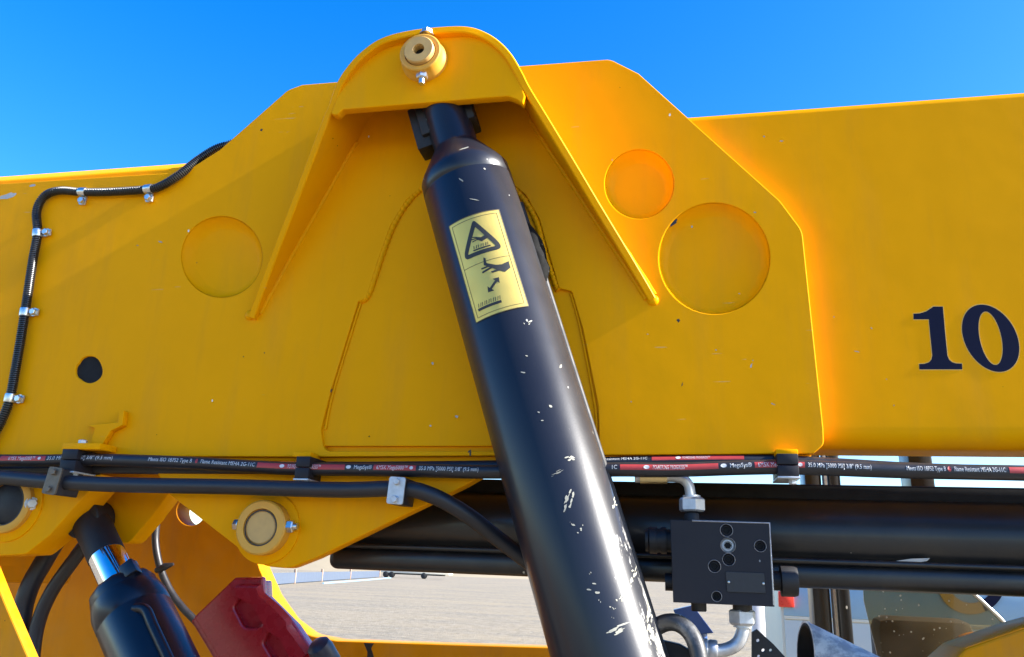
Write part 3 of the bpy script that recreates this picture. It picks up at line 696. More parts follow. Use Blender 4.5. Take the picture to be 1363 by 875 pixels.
# ------------------------------------------------------------------ HOSES
def px_path(pts, n=10): return crom([P(x, y + .9 * math.sin(x * .021 + len(pts)) + .5 * math.sin(x * .057), d) for x, y, d in pts], n)
def hose_len(path):
    s = [0.0]
    for a, b in zip(path, path[1:]): s.append(s[-1] + (b - a).length)
    return s
def to_px(p):
    c_ = RM.transposed() @ (p - CAMP); return CX + FPX * c_.x / c_.z
class Wrap:
    def __init__(self, path, r, tilt):
        self.p = path; self.r = r; self.s = hose_len(path); self.px = [to_px(q) for q in path]; self.t = tilt
    def s_at(self, px):
        for i in range(len(self.px) - 1):
            if self.px[i] <= px <= self.px[i + 1]:
                k = (px - self.px[i]) / (self.px[i + 1] - self.px[i]); return self.s[i] + k * (self.s[i + 1] - self.s[i])
        return self.s[0] if px < self.px[0] else self.s[-1]
    def at(self, s, v, up):
        i = max(0, min(len(self.s) - 2, next((k for k in range(len(self.s) - 1) if self.s[k + 1] >= s), len(self.s) - 2)))
        k = (s - self.s[i]) / (self.s[i + 1] - self.s[i]); q = self.p[i].lerp(self.p[i + 1], k)
        T = (self.p[i + 1] - self.p[i]).normalized(); F = Vector((0, -1, 0)); F = (F - T * F.dot(T)).normalized(); U = F.cross(T)
        if U.z < 0: U = -U
        a = v / self.r + self.t
        return q + (F * math.cos(a) + U * math.sin(a)) * (self.r + up)
    def band(self, x0, x1, hh, up=.00025):
        s0, s1 = self.s_at(x0), self.s_at(x1); n = max(4, int((s1 - s0) / .006)); V = []; F = []
        for i in range(n + 1):
            for j in range(7): V.append(self.at(s0 + (s1 - s0) * i / n, -hh + 2 * hh * j / 6, up))
        for i in range(n):
            for j in range(6): F.append((i * 7 + j, i * 7 + j + 1, (i + 1) * 7 + j + 1, (i + 1) * 7 + j))
        return mesh_from(V, F)
    def text(self, s, x0, x1, size, up=.0005):
        me = text_mesh(s, size); us = [v.co.x for v in me.vertices]; s0, s1 = self.s_at(x0), self.s_at(x1); k = (s1 - s0) / max(us)
        for v in me.vertices: v.co = self.at(s0 + v.co.x * k, v.co.y - size * .34, up)
        return me
    def blob(self, x, w, h, up=.0005, n=12):
        s0 = self.s_at(x); return mesh_from([self.at(s0 + w * math.cos(2 * PI * k / n), h * math.sin(2 * PI * k / n), up) for k in range(n)], [tuple(range(n))], sm=False)
pA = px_path([(-60, 614, -.042), (0, 613, -.042), (60, 612.5, -.042), (130, 611.5, -.042), (250, 616.5, -.042), (330, 620.5, -.042), (400, 624, -.042), (520, 627, -.042), (640, 628, -.042), (730, 627.5, -.042), (820, 626, -.042), (900, 625, -.042), (980, 622.5, -.042), (1045, 622, -.042), (1110, 624.5, -.042), (1200, 627, -.042), (1363, 630, -.042), (1480, 632, -.042), (2400, 646, -.042)])
rA = .0103
hoseA = thing('hydraulic_hose', 'front black hydraulic hose with crisp white print and red bands along the boom bottom', 'hose', P(681, 636, -.042), 'printed hoses along the boom')
obj('tube', tube(pA, rA, 20), M_rub, hoseA)
wA = Wrap(pA, rA, math.radians(14))
reds = [(6, 66), (346, 462), (500, 556), (826, 956), (1004, 1070), (1340, 1470)]
for a, b in reds: obj('red_band', wA.band(a, b, .0042), M_redp, hoseA)
SZ = .0088
T = [('6M5K Mega5000™', 17, 52), ('35.0 MPa [5000 PSI] 3/8" (9.5 mm)', 68, 155), ('Meets ISO 18752 Type B', 202, 260), ('Flame Resistant MSHA 2G-11C', 271, 343), ('POWERING PROGRESS™', 386, 430), ('MegaSys®', 474, 498), ('6M5K Mega5000™', 504, 545), ('35.0 MPa [5000 PSI] 3/8" (9.5 mm)', 560, 639),
     ('1C', 814, 822), ('POWERING PROGRESS™', 869, 915), ('MegaSys®', 971, 1000), ('6M5K Mega5000™', 1008, 1056), ('35.0 MPa [5000 PSI] 3/8" (9.5 mm)', 1074, 1158), ('Meets ISO 18752 Type B', 1204, 1256), ('Flame Resistant MSHA 2G-11C', 1267, 1335), ('MegaSys®', -26, 5)]
for s, a, b in T: obj('white_print', wA.text(s, a, b, SZ), M_white, hoseA)
for x in (379, 467, 861, 963): obj('oval_mark', wA.blob(x, .0042, .0028), M_white, hoseA)
for x in (58, 550, 1064): obj('round_mark', wA.blob(x, .0030, .0026), M_white, hoseA)
for x in (266, 1261): obj('red_flame_mark', wA.blob(x, .0022, .0036), M_redp, hoseA)
pB_ = px_path([(-60, 628, -.012), (40, 625, -.012), (110, 622, -.012), (300, 625, -.012), (640, 622, -.012), (800, 617, -.012), (960, 614.5, -.012), (1045, 615, -.012), (1120, 620, -.012), (1250, 626, -.012), (1480, 632, -.012), (2400, 644, -.012)])
hoseB = thing('hydraulic_hose', 'thin black hydraulic hose with faint print half hidden above and behind the front printed hose', 'hose', P(900, 625, -.012), 'printed hoses along the boom')
obj('tube', tube(pB_, .0100, 16), M_rub, hoseB)
wB = Wrap(pB_, .0100, math.radians(30))
obj('red_band', wB.band(868, 990, .0036), M_redp, hoseB)
obj('white_print', wB.text('Flame Resistant MSHA 2G-11C', 790, 862, .0062), M_white, hoseB)
obj('white_print', wB.text('POWERING PROGRESS™', 908, 945, .0056), M_white, hoseB)
obj('oval_mark', wB.blob(903, .0038, .0022), M_white, hoseB)
pC = px_path([(-60, 634, -.060), (0, 636, -.060), (70, 641, -.062), (160, 645, -.060), (300, 649, -.060), (450, 651.5, -.060), (535, 652, -.058), (575, 660, -.052), (620, 685, -.030), (665, 718, .0), (700, 744, .020), (760, 790, .05)])
hoseC = obj('hydraulic_hose', tube(pC, .0120, 20), M_rub); tag(hoseC, 'plain thick black hose running below the printed hoses then bending down behind the lift cylinder', 'hose')
# hanging clamp blocks
def clamp_block(px, py0, py1, w, y0, y1, label):
    c = P(px, py0, y0); b = P(px, py1, y0); m_ = mpp(px, py0, y0); hw = w * m_ / 2
    t = thing('hose_clamp', label, 'hose clamp', (c.x, (y0 + y1) / 2, b.z), 'hanging clamp blocks')
    zm = (c.z + b.z) / 2
    obj('upper_jaw', box(c.x - hw, c.x + hw, y0, y1, zm + .0006, c.z, .0012), M_valve, t)
    obj('lower_jaw', box(c.x - hw, c.x + hw, y0, y1, b.z, zm - .0006, .0012), M_valve, t)
    obj('base_washer', box(c.x - hw * 1.05, c.x + hw * 1.05, y0 - .0015, y1 + .001, b.z - .003, b.z - .0002, .0005), M_zincd, t)
    obj('bolt_head', bolt_head(.0055, .006, (c.x + hw * .45, y0 + .012, b.z - .003), (0, 0, -1)), M_zincd, t)
    return t
t1 = clamp_block(94, 597.5, 627, 24, -.062, .0, 'dark grey hose clamp block hanging from the small yellow step bracket at left')
o = obj('top_bolt', bolt_head(.007, .008, (P(110, 590, -.045).x, -.045, P(110, 590, -.045).z - .004), (0, 0, 1)), M_zincd, t1)
clamp_block(404, 607.5, 637, 20, -.061, .0, 'dark grey hose clamp block over a red band, above the lug with the tan pin')
clamp_block(1048, 604, 634, 27, -.061, .0, 'dark grey hose clamp block above the right edge of the valve block')
def saddle(px, py, w, h, m, y0, label, tilt):
    c = P(px, py, y0); m_ = mpp(px, py, y0)
    t = thing('saddle_clamp', label, 'hose clamp', (c.x, y0 + .02, c.z - h * m_ / 2), 'two-bolt saddle clamps')
    R_ = Matrix.Translation((c.x, y0, c.z)) @ Matrix.Rotation(tilt, 4, 'Y')
    def rp(bw, bh, ya_, yb_, bev):
        me = box(-bw, bw, ya_, yb_, -bh, bh, bev, R_); return me
    obj('face_plate', plate_xz([[((R_ @ Vector((x, 0, z))).x, (R_ @ Vector((x, 0, z))).z) for x, z in rpoly([(-w * m_ / 2, -h * m_ / 2, .004), (w * m_ / 2, -h * m_ / 2, .004), (w * m_ / 2, h * m_ / 2, .004), (-w * m_ / 2, h * m_ / 2, .004)], 4)]], y0, .0035, .0006), m, t)
    obj('rubber_body', rp(w * m_ * .48, h * m_ * .49, .0037, .052, .002), M_rub, t)
    for s in (-1, 1):
        q_ = R_ @ Vector((0, 0, s * h * m_ * .32)); obj('bolt_head', bolt_head(.0052, .005, (q_.x, y0 + .0003, q_.z), (0, -1, 0)), m, t)
    return t
saddle(69, 640, 21, 36, M_rustp, -.082, 'dull brown saddle clamp with two bolts beside the black capped boss at far left', .12)
saddle(527, 653, 23, 36, M_zincd, -.079, 'bright zinc saddle clamp with two bolts, holding the plain hose on the yellow lug tip', .05)
# corrugated conduit with P clips
cpts = [(345, 178, .03), (306, 192, .012), (286, 199, .0), (264, 213, -.013), (240, 232, -.028), (216, 247, -.031), (198, 252, -.031), (150, 255.5, -.031), (110, 256, -.031), (80, 254, -.031), (60, 261, -.031), (49, 281, -.031), (50, 311, -.031), (44, 345, -.031), (38, 385, -.031), (33, 417, -.031), (27, 455, -.031), (20, 495, -.031), (13, 531, -.031), (2, 560, -.031), (-14, 590, -.031), (-40, 640, -.02)]
cp = crom([P(*p) for p in cpts], 40)
L_ = hose_len(cp); pitch = .0038; path = []; rad = []; i = 0
s = 0.0
while s < L_[-1] - 1e-4:
    while L_[i + 1] < s: i += 1
    k = (s - L_[i]) / (L_[i + 1] - L_[i]); path.append(cp[i].lerp(cp[i + 1], k)); ph = (s / pitch) % 1
    rad.append(.0080 if ph < .55 else .0060); s += pitch / 4
cond = obj('corrugated_conduit', tube(path, rad, 12), M_con); tag(cond, 'black ribbed cable conduit bending down the left end of the yellow boom', 'conduit')
def tang(px, py):
    best = min(range(1, len(cp) - 1), key=lambda k: (cp[k] - P(px, py, -.031)).length); return cp[best], (cp[best + 1] - cp[best - 1]).normalized()
clip_src = None
clip_lab = ['zinc conduit clip on the level run, at the end nearer the bend', 'zinc conduit clip on the level run, nearer the arched mount', 'zinc conduit clip just below the bend, topmost on the falling run', 'bright zinc conduit clip halfway down the falling run', 'dull conduit clip lowest on the falling run, above the hoses']
for k, (x, y, sx_, sy_) in enumerate(((111, 256, 0, 1), (198, 252, 0, 1), (50, 311, 1, 0), (34, 416, 1, 0), (14, 530, 1, 0))):
    p, tg = tang(x, y)
    side = Vector((0, -1, 0)).cross(tg).normalized()
    want = Vector((1, 0, -1)) if sx_ else Vector((0, 0, -1))
    if side.dot(want) < 0: side = -side; 
    zax = tg; yv = Vector((0, 1, 0)); yv = (yv - zax * yv.dot(zax)).normalized(); xv = yv.cross(zax)
    flip = xv.dot(side) < 0
    if flip: zax = -zax; xv = yv.cross(zax)
    Mx = Matrix((xv, yv, zax)).transposed().to_4x4(); Mx.translation = p
    if clip_src is None:
        clip_src = thing('conduit_clip', clip_lab[0], 'cable clip', p, 'clips on the ribbed conduit')
        band = []; Vv = []; Ff = []; n = 22
        for z in (-.0085, -.006, .006, .0085):
            for j in range(n):
                a = 2 * PI * j / n; R1 = .0104 if abs(z) < .007 else .0098; Vv.append((R1 * math.cos(a), R1 * math.sin(a), z))
        for i2 in range(3):
            for j in range(n): Ff.append((i2 * n + j, i2 * n + (j + 1) % n, (i2 + 1) * n + (j + 1) % n, (i2 + 1) * n + j))
        Ff += [tuple(range(n)), tuple(range(3 * n, 4 * n))]
        obj('band', mesh_from(Vv, Ff), M_zinc, clip_src, local=True)
        obj('tab', box(.004, .027, .004, .0085, -.0075, .0075, .001), M_zincd, clip_src, local=True)
        obj('bolt_head', bolt_head(.0072, .007, (.019, .0042, 0), (0, -1, 0)), M_zinc, clip_src, local=True)
        clip_src.matrix_world = Mx @ Matrix.Scale(.88, 4)
    else:
        c_ = copy_tree(clip_src); c_.matrix_world = Mx @ Matrix.Scale(.88, 4); c_['label'] = clip_lab[k]

# ------------------------------------------------------------------ VALVE BLOCK
yv0 = -.045
vb = thing('valve_block', 'square black hydraulic valve block with recessed plugs and a blank nameplate under the boom', 'valve block', P(960, 806, yv0 + .03))
A = [P(x, y, yv0) for x, y in ((892, 692), (1025, 696), (1031, 808), (896, 802))]
PLUGS = ((967, 706, 8.5), (969, 726, 10, M_zincd), (970, 745, 8.5), (951, 754, 8.5), (1012, 727, 8), (954, 794, 7))
loops = [[(v.x, v.z) for v in A]]
for pl in PLUGS:
    c = P(pl[0], pl[1], yv0); m_ = mpp(pl[0], pl[1], yv0); loops.append([(c.x + (pl[2] - .4) * m_ * math.cos(t), c.z + (pl[2] - .4) * m_ * math.sin(t)) for t in [2 * PI * k / 28 for k in range(28)]])
obj('body', join(plate_xz(loops, yv0, .010, .0010), plate_xz([[(v.x, v.z) for v in A]], yv0 + .0102, .065, .0020)), M_valve, vb)
obj('sunlit_worn_edge', tube([A[0] + Vector((.03, .0004, -.0006)), A[1] + Vector((-.0008, .0004, -.0006)), A[2] + Vector((-.0008, .0004, .002))], .0013, 8), M_rim, vb)  # bare metal on the sun-facing edges only, their sunlight put into the colour
def plug(px, py, r, m2=None):
    c = P(px, py, yv0); m_ = mpp(px, py, yv0)
    o = obj('plug', lathe([((r - .9) * m_, 0), ((r - .9) * m_, .0052), ((r - 2.0) * m_, .0060), (r * .56 * m_, .0060), (r * .48 * m_, .0030)], (c.x, yv0 + .0104, c.z), (0, -1, 0), 28), m2 or M_valve, vb)
    obj('worn_glint_rim', lathe([((r + .1) * m_, 0), ((r - .4) * m_, .0007), ((r - .9) * m_, 0)], (c.x, yv0 - .0001, c.z), (0, -1, 0), 28, caps=False), M_rim, o)  # bright metal ring, the plug rim's glint painted into its colour
    obj('hex_socket', lathe([(r * .46 * m_, 0), (r * .46 * m_, .0012)], (c.x, yv0 + .0068, c.z), (0, -1, 0), 6), M_hole, o)
for a in PLUGS: plug(*a)
np_ = obj('nameplate', plate(rpoly([(966, 761, 2), (1017, 763, 2), (1019, 790, 2), (968, 788, 2)]), yv0 - .0016, .0018, bev=.0004), M_plate, vb)
for x, y in ((970, 775), (1016, 777)):
    c = P(x, y, yv0); obj('rivet', lathe([(.0018, 0), (.0014, .001), (.0006, .0013)], (c.x, yv0 - .0015, c.z), (0, -1, 0), 12), M_zinc, np_)
def stub(px, py, prof, ax, m, name, y=-.01, segs=28, phase=0.0):
    c = P(px, py, y); return obj(name, lathe(prof, c, ax, segs, phase), m, vb)
stub(893, 720, [(.016, -.004), (.016, .006), (.019, .006), (.019, .014), (.017, .014), (.017, .020), (.019, .020), (.019, .030), (.016, .032), (.016, .036)], (-1, 0, 0), M_blkdeep, 'coil_fitting', .0)
stub(893, 775, [(.012, -.004), (.012, .008)], (-1, 0, 0), M_blkdeep, 'side_plug', .0)
stub(1030, 773, [(.013, -.004), (.013, .008), (.0205, .009), (.0205, .026), (.019, .0305), (.016, .031)], (1, 0, 0), M_blkdeep, 'cap_knob', -.012)
stub(930, 802, [(.0105, -.004), (.0105, .010), (.0095, .0118)], (0, 0, -1), M_blkdeep, 'bottom_plug', -.015)
stub(988, 805, [(.013, -.004), (.013, .010), (.0115, .012)], (0, 0, -1), M_blkdeep, 'bottom_port', -.015)
stub(921, 694, [(.0105, -.004), (.0105, .008), (.0085, .012)], (0, 0, 1), M_blkdeep, 'top_port', -.015)
# steel pipes
def pipe(name, label, pts, r, nut, nutax, extra=None):
    t = thing(name, label, 'steel pipe', P(*pts[-1]), 'plated elbow pipes')
    pth = crom([P(*p) for p in pts], 10)
    obj('tube', tube(pth, r, 18), M_zincd, t)
    c = P(*nut)
    obj('nut', join(hexnut(.0185, .020, c - Vector(nutax) * .010, nutax, .25), lathe([(.0125, -.004), (.0125, .003)], c + Vector(nutax) * .010, nutax, 20)), M_zincd, t)
    return t
tp = pipe('elbow_pipe', 'short plated elbow pipe with hex nut entering the top of the black valve block', [(845, 636, -.014), (870, 636, -.014), (893, 635, -.014), (907, 637, -.014), (916, 645, -.014), (919, 658, -.014), (921, 680, -.014)], .0075, (921, 672, -.014), (0, 0, 1))
obj('crimp_sleeve', tube([P(852, 636, -.014), P(888, 636, -.014)], .0092, 18), M_brass, tp)
tb = pipe('elbow_pipe', 'plated elbow pipe with hex nut leaving the bottom of the black valve block', [(988, 815, -.012), (989, 830, -.012), (988, 843, -.012), (981, 857, -.012), (966, 865, -.012), (945, 867, -.012), (925, 866, -.012)], .0088, (988, 822, -.012), (0, 0, -1))
obj('hex_ferrule', lathe([(.0125, 0), (.0135, .002), (.0135, .010), (.012, .012), (.0145, .014), (.0145, .03)], P(955, 866, -.012), (-1, 0, .02), 12), M_zincd, tb)
# thick hose loop at the foot of the lift cylinder
lp = px_path([(868, 838, -.03), (885, 829, -.035), (900, 828, -.04), (914, 836, -.045), (924, 851, -.05), (930, 872, -.055), (934, 905, -.06)])
o = obj('hose_loop', tube(lp, .0115, 18), paint('dusty_hose', (.02, .02, .02), rough=.5, dark_dots=0, chips=.5, dust=((.5, .5, .5), .8), bump=.05)); tag(o, 'thick dusty black hose looping out beside the lower right side of the lift cylinder', 'hose')
o = obj('steel_bracket', plate(rpoly([(862, 848), (905, 858), (930, 872), (935, 930), (935, 1300), (860, 1300)]), .0, .02), M_blkdeep); tag(o, 'black steel bracket behind the dusty hose loop', 'bracket')
# perforated small bracket at the bottom right of the block
bp_ = [(1001, 842), (1008, 838), (1030, 858), (1050, 880), (1052, 1000), (1052, 1300), (1001, 1300)]
hl = [circ(1009, 853, 2.4, 12), circ(1016, 866, 2.4, 12), circ(1026, 866, 2.2, 12), circ(1010, 874, 2.2, 12)]
o = obj('mounting_bracket', plate(bp_, .06, .012, hl, .0006), M_blkdeep); tag(o, 'small black mounting plate with bolt holes below the lower elbow pipe', 'bracket')

# ------------------------------------------------------------------ TILT CYLINDER lower left
cA = P(119, 690, .050); cB = P(215, 900, -.015)
za2 = (cA - cB).normalized(); m_ = mpp(160, 770, .03)
tilt = thing('tilt_cylinder', 'short black cylinder with a chrome rod held between the yellow clevis lugs at lower left', 'hydraulic cylinder', cB)
def tz(py):                                        # height along axis for a photo row
    lo, hi = 0.0, (cA - cB).length
    for _ in range(40):
        md = (lo + hi) / 2; q_ = RM.transposed() @ (cB + za2 * md - CAMP)
        if CY + FPX * q_.y / q_.z > py: lo = md
        else: hi = md
    return lo
zc0, zc1, zh = tz(790), tz(740), tz(779)
rr_ = 23 * m_; rb = 46.5 * m_
obj('chrome_rod', lathe([(rr_, zh - .06), (rr_, zc1)], cB, za2, 40), M_chrome, tilt)
obj('rod_end', lathe([(rr_ * 1.03, zc1 - .001), (rr_ * 1.03, zc1 + .045), (rr_ * 1.06, zc1 + .06), (rr_ * 1.06, zc1 + .09)], cB, za2, 40), M_blkdeep, tilt)
ec = cB + za2 * (zc1 + .085)
obj('rod_eye', lathe([(.031, -.024), (.033, -.022), (.033, .022), (.031, .024)], ec, (0, 1, 0), 36), M_blkdeep, tilt)
M_tilt = paint('blue_black_paint', (.005, .006, .011), rough=.33, var=.2, dark_dots=0, chips=.12, coat=.18, spec=.4, bump=.01, chip_col=(.6, .6, .58))
obj('barrel', lathe([(rb * 1.0, -.55), (rb, zh - .075), (rb * .985, zh - .073), (rb * .985, zh - .070), (rb, zh - .068), (rb, zh - .046), (rb * .93, zh - .030)], cB, za2, 64), M_tilt, tilt)
u_, v_, w_ = basis(za2)
obj('gland_nut', lathe([(rb * .90, zh - .032), (rb * .90, zh - .014), (rb * .84, zh - .008), (rr_ * 1.12, zh - .006), (rr_ * 1.08, zh)], cB, za2, 12, .3), M_tilt, tilt)
pc = cB + za2 * 0
rgt = Vector((1, 0, 0)); rgt = (rgt - za2 * rgt.dot(za2)).normalized(); fro = za2.cross(rgt); fro = fro if fro.y < 0 else -fro
pp = crom([cB + (rgt * .62 + fro * .80) * (rb + .001) + za2 * h for h in (-.25, .02, zh - .13, zh - .10)] + [cB + (rgt * .45 + fro * .9) * (rb - .006) + za2 * (zh - .085)], 6)
obj('feed_pipe', tube(pp, .0085, 12), M_tilt, tilt)
obj('key_block', box(-.012, .012, -.010, .010, -.012, .014, .002, Matrix.Translation(cB + rgt * rb * .62 + fro * rb * .55 + za2 * (zh - .012)) @ Matrix((rgt, -fro, za2)).transposed().to_4x4()), M_tilt, tilt)

# ------------------------------------------------------------------ CHASSIS
yc = .42
ch_ = thing('machine_chassis', 'yellow machine frame with a rounded cut out window below the boom at left', 'chassis', P(300, 900, yc))
cho = rpoly([(-220, 560), (334, 560), (334, 720), (346, 758, 20), (361, 792, 30), (384, 825, 30), (412, 846, 30), (448, 853), (600, 858), (735, 862), (860, 866), (860, 1500), (-220, 1500)])
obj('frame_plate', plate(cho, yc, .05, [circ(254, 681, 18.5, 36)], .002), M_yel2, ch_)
def quad_plate(pts, t, m, name, par):
    V = [Vector(p) for p in pts]; nn = (V[1] - V[0]).cross(V[3] - V[0]).normalized()
    if nn.y > 0: nn = -nn
    V2 = [v - nn * t for v in V]; bm = bmesh.new(); vs = [bm.verts.new(v) for v in V + V2]; k = len(V)
    bm.faces.new(vs[:k]); bm.faces.new(vs[k:][::-1])
    for i in range(k): bm.faces.new((vs[i], vs[k + i], vs[k + (i + 1) % k], vs[(i + 1) % k]))
    bmesh.ops.recalc_face_normals(bm, faces=bm.faces); bmesh.ops.bevel(bm, geom=bm.edges[:], offset=.0015, segments=2, affect='EDGES')
    return obj(name, bm_mesh(bm), m, par)
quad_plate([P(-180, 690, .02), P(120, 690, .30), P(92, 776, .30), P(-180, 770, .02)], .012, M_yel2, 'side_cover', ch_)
o = obj('bare_patch', mesh_from([P(x, y, yc - .0003) for x, y in ((484, 856), (498, 856.5), (494, 863), (497, 872), (499, 884), (488, 884), (489, 868))], [tuple(range(7))], sm=False), M_ink, ch_)
fe = thing('front_guard', 'bright yellow steel guard with a sunlit sloping edge in the bottom left corner', 'guard', P(0, 875, -.3))
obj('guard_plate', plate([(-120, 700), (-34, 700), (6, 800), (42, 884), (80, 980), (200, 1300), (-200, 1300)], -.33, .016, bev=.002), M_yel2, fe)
# cables beside the tilt cylinder
def cable(nm, label, pts, r, m=None, cat='hose', group=None):
    o = obj(nm, tube(px_path(pts), r, 14), m or M_rub); return tag(o, label, cat, group)
cable('hydraulic_hose', 'thicker left one of two black hoses curving down behind the tilt cylinder', [(78, 715, .17), (58, 748, .16), (38, 785, .15), (28, 830, .15), (26, 920, .15)], .017, group='hoses curving down behind the tilt cylinder')
cable('hydraulic_hose', 'black hose curving down just left of the chrome rod, right one of the pair', [(120, 715, .15), (98, 745, .15), (70, 785, .15), (52, 825, .15), (44, 870, .15), (42, 930, .15)], .0125, group='hoses curving down behind the tilt cylinder')
cb = cable('black_cable', 'thin black cable curving down the frame plate towards the red toolbox', [(209, 690, .36), (207, 722, .36), (213, 755, .36), (226, 785, .36), (243, 808, .36), (262, 828, .36), (290, 865, .36), (320, 920, .36)], .0075, cat='cable')
p0 = P(216, 757, .36)
o = obj('cable_tie', tube([p0 + Vector((-.010, -.004, -.004)), p0 + Vector((.012, -.010, .004)), p0 + Vector((.03, -.008, .010))], [.006, .008, .003], 8), M_rub); tag(o, 'small black cable tie poking sideways from the thin cable', 'cable tie')

# red plastic box with scooped grips
yx = .20
rb_ = thing('red_toolbox', 'dark red moulded plastic box with scooped hand grips tilted against the yellow frame', 'box', P(330, 900, yx))
ax_ = [(257, 822, 3), (312, 769, 6), (350, 768, 3), (351, 790), (372, 811), (389, 828), (416, 868), (430, 900), (440, 960), (340, 960)]
sc1 = rpoly([(311, 808, 8), (322, 792, 10), (344, 800, 10), (354, 820, 8), (345, 836, 8), (325, 836, 10)]); sc2 = rpoly([(350, 856, 8), (360, 838, 10), (382, 848, 10), (394, 868, 8), (388, 884, 8), (368, 886, 10)])
obj('front_shell', plate(rpoly(ax_), yx, .014, [sc1, sc2], .004), M_red, rb_)
obj('back_shell', plate(rpoly([(p_[0] - 4, p_[1] + 5) + tuple(p_[2:]) for p_ in ax_]), yx + .011, .05, bev=.005), M_red, rb_)
Mr = [P(x, y, yx - .001) for x, y in ((319, 778), (348, 778), (352, 789), (372, 806), (388, 823), (389, 832), (414, 866), (400, 880), (388, 862), (380, 846), (362, 834), (352, 816), (342, 800), (322, 790))]
top_ = bmesh.new(); vs = [top_.verts.new(v) for v in Mr]; f = top_.faces.new(vs)
ex = bmesh.ops.extrude_face_region(top_, geom=[f]); 
for v in [g_ for g_ in ex['geom'] if isinstance(g_, bmesh.types.BMVert)]: v.co += Vector((-.004, -.012, -.006))
obj('raised_rib', bm_mesh(top_), M_red, rb_)
c = P(428, 866, yx - .02)
o = obj('rubber_knob', lathe([(.020, -.03), (.022, 0), (.020, .012), (.013, .018), (.004, .020)], c, (-.35, -.6, .72), 24), plain('blue_black_rubber', (.014, .02, .04), .45)); tag(o, 'dark blue rubber knob at the lower right corner of the red toolbox', 'knob')

# ------------------------------------------------------------------ EXHAUST, CAB and engine cover at the lower right
e0 = P(1072, 871, .17); e1 = P(1200, 938, .10)
de = (e1 - e0).normalized()
def exhaust(inset=0.0):
    u, v, w = basis(de); V = []; F = []; n = 40; R0 = .046 - inset
    nc = Vector((-.97, -.10, .12)).normalized()                  # slash cut plane normal
    for R1, kind in ((R0, 0), (R0 - .003, 1)):
        for part in (0, 1):
            for k in range(n):
                a = 2 * PI * k / n; rad_ = u * (R1 * math.cos(a)) + v * (R1 * math.sin(a))
                if part == 0:
                    t = -(rad_.dot(nc)) / de.dot(nc); V.append(e0 + rad_ + de * t)
                else: V.append(e1 + rad_ + de * .6)
    for k in range(n):
        k2 = (k + 1) % n
        F += [(k, k2, n + k2, n + k), (2 * n + k, 3 * n + k, 3 * n + k2, 2 * n + k2), (k, 2 * n + k, 2 * n + k2, k2)]
    return mesh_from(V, F, ang=40)
o = thing('exhaust_pipe', None, None, e1); obj('pipe', exhaust(), M_exh, o); obj('soot_lining', exhaust(.0034), M_hole, o); tag(o, 'weathered silver exhaust pipe with slash cut black mouth below the ram', 'exhaust pipe')
hd = thing('engine_cover', 'yellow engine cover corner rising at the bottom right edge of the picture', 'engine cover', P(1330, 880, .02))
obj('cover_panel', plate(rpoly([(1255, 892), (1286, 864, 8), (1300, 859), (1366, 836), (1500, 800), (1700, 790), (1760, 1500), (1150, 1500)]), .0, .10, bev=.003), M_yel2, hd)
cab = thing('operator_cab', 'black framed operator cab with tinted glass seen under the boom at right', 'cab', P(1120, 900, .75))
ycb = .72
def post(px0, px1, py0, py1, y0, y1, name, m):
    a = P(px0, py1, y0); b = P(px1, py1, y0); z1 = P((px0 + px1) / 2, py0, y0).z; z0 = a.z
    return obj(name, box(a.x, b.x, y0, y1, z0, z1, .006), m, cab)
post(1093, 1118, 560, 960, ycb, ycb + .07, 'front_pillar', M_blk)
post(1122, 1126, 560, 960, ycb - .01, ycb + .02, 'seal_strip', M_zincd)
post(1128, 1146, 560, 960, ycb + .01, ycb + .08, 'door_post', M_spot)
post(1218, 1252, 560, 700, ycb, ycb + .08, 'rear_pillar', M_blk)
a = P(1093, 700, ycb); b = P(1420, 700, ycb)
obj('waist_rail', box(a.x, b.x, ycb + .01, ycb + .07, a.z - .03, a.z + .03, .006), M_blk, cab)
yg = .66
gl = rpoly([(1147, 720), (1215, 735), (1256, 762), (1290, 786), (1318, 811), (1340, 834), (1352, 862), (1360, 960), (1180, 960), (1170, 880), (1150, 800)])
obj('door_glass', plate(gl, yg, .006, bev=.001), M_glass, cab)
obj('glass_edge', tube([P(x, y, yg + .003) for x, y in crom([(1215, 735), (1256, 762), (1290, 786), (1318, 811), (1340, 834), (1352, 862), (1360, 960)], 6)], .0042, 8), M_gedge, cab)
sb = P(1178, 960, .95); st = P(1300, 826, .95)
obj('seat_back', box(sb.x, st.x, .95, 1.05, sb.z, st.z, .03, None), plain('brown_seat_cloth', (.045, .035, .025), .8), cab)
obj('grab_rail', tube(px_path([(1262, 868, .85), (1276, 852, .85), (1300, 846, .85), (1345, 850, .85), (1400, 856, .85)]), .008, 12), M_yel2, cab)
# ------------------------------------------------------------------ background vehicle and yard items
yb_ = 4.0
van = thing('parked_van', 'cream van with pale blue stripe and ring emblem parked beyond the cab', 'van', P(1330, 900, yb_ + .8))
def vpanel(name, x0, x1, y0, y1, yy, t, m, par=None, bev=.01):
    a = P(x0, y1, yy); b = P(x1, y0, yy); return obj(name, box(a.x, b.x, yy, yy + t, a.z, b.z, bev), m, par or van)
zG = [P(1200, y, yb_).z for y in (690, 787, 827)]
xa0, xa1 = P(1036, 800, yb_).x, P(1036, 800, yb_).x + 4.4
obj('body', box(xa0, xa1, yb_ + .012, yb_ + 1.7, .34, zG[0], .05), M_cream, van)
def strip(name, z0, z1, m, proud):
    return obj(name, box(xa0 + .03, xa1 - .03, yb_ + .012 - proud, yb_ + .03, z0, z1, .002), m, van)
strip('blue_stripe', zG[2], zG[1], M_vblue, .006)
strip('trim_line', zG[2] - .02, zG[2] - .003, M_cream, .010)
strip('lower_panel', .36, zG[2] - .023, M_vgrey, .006)
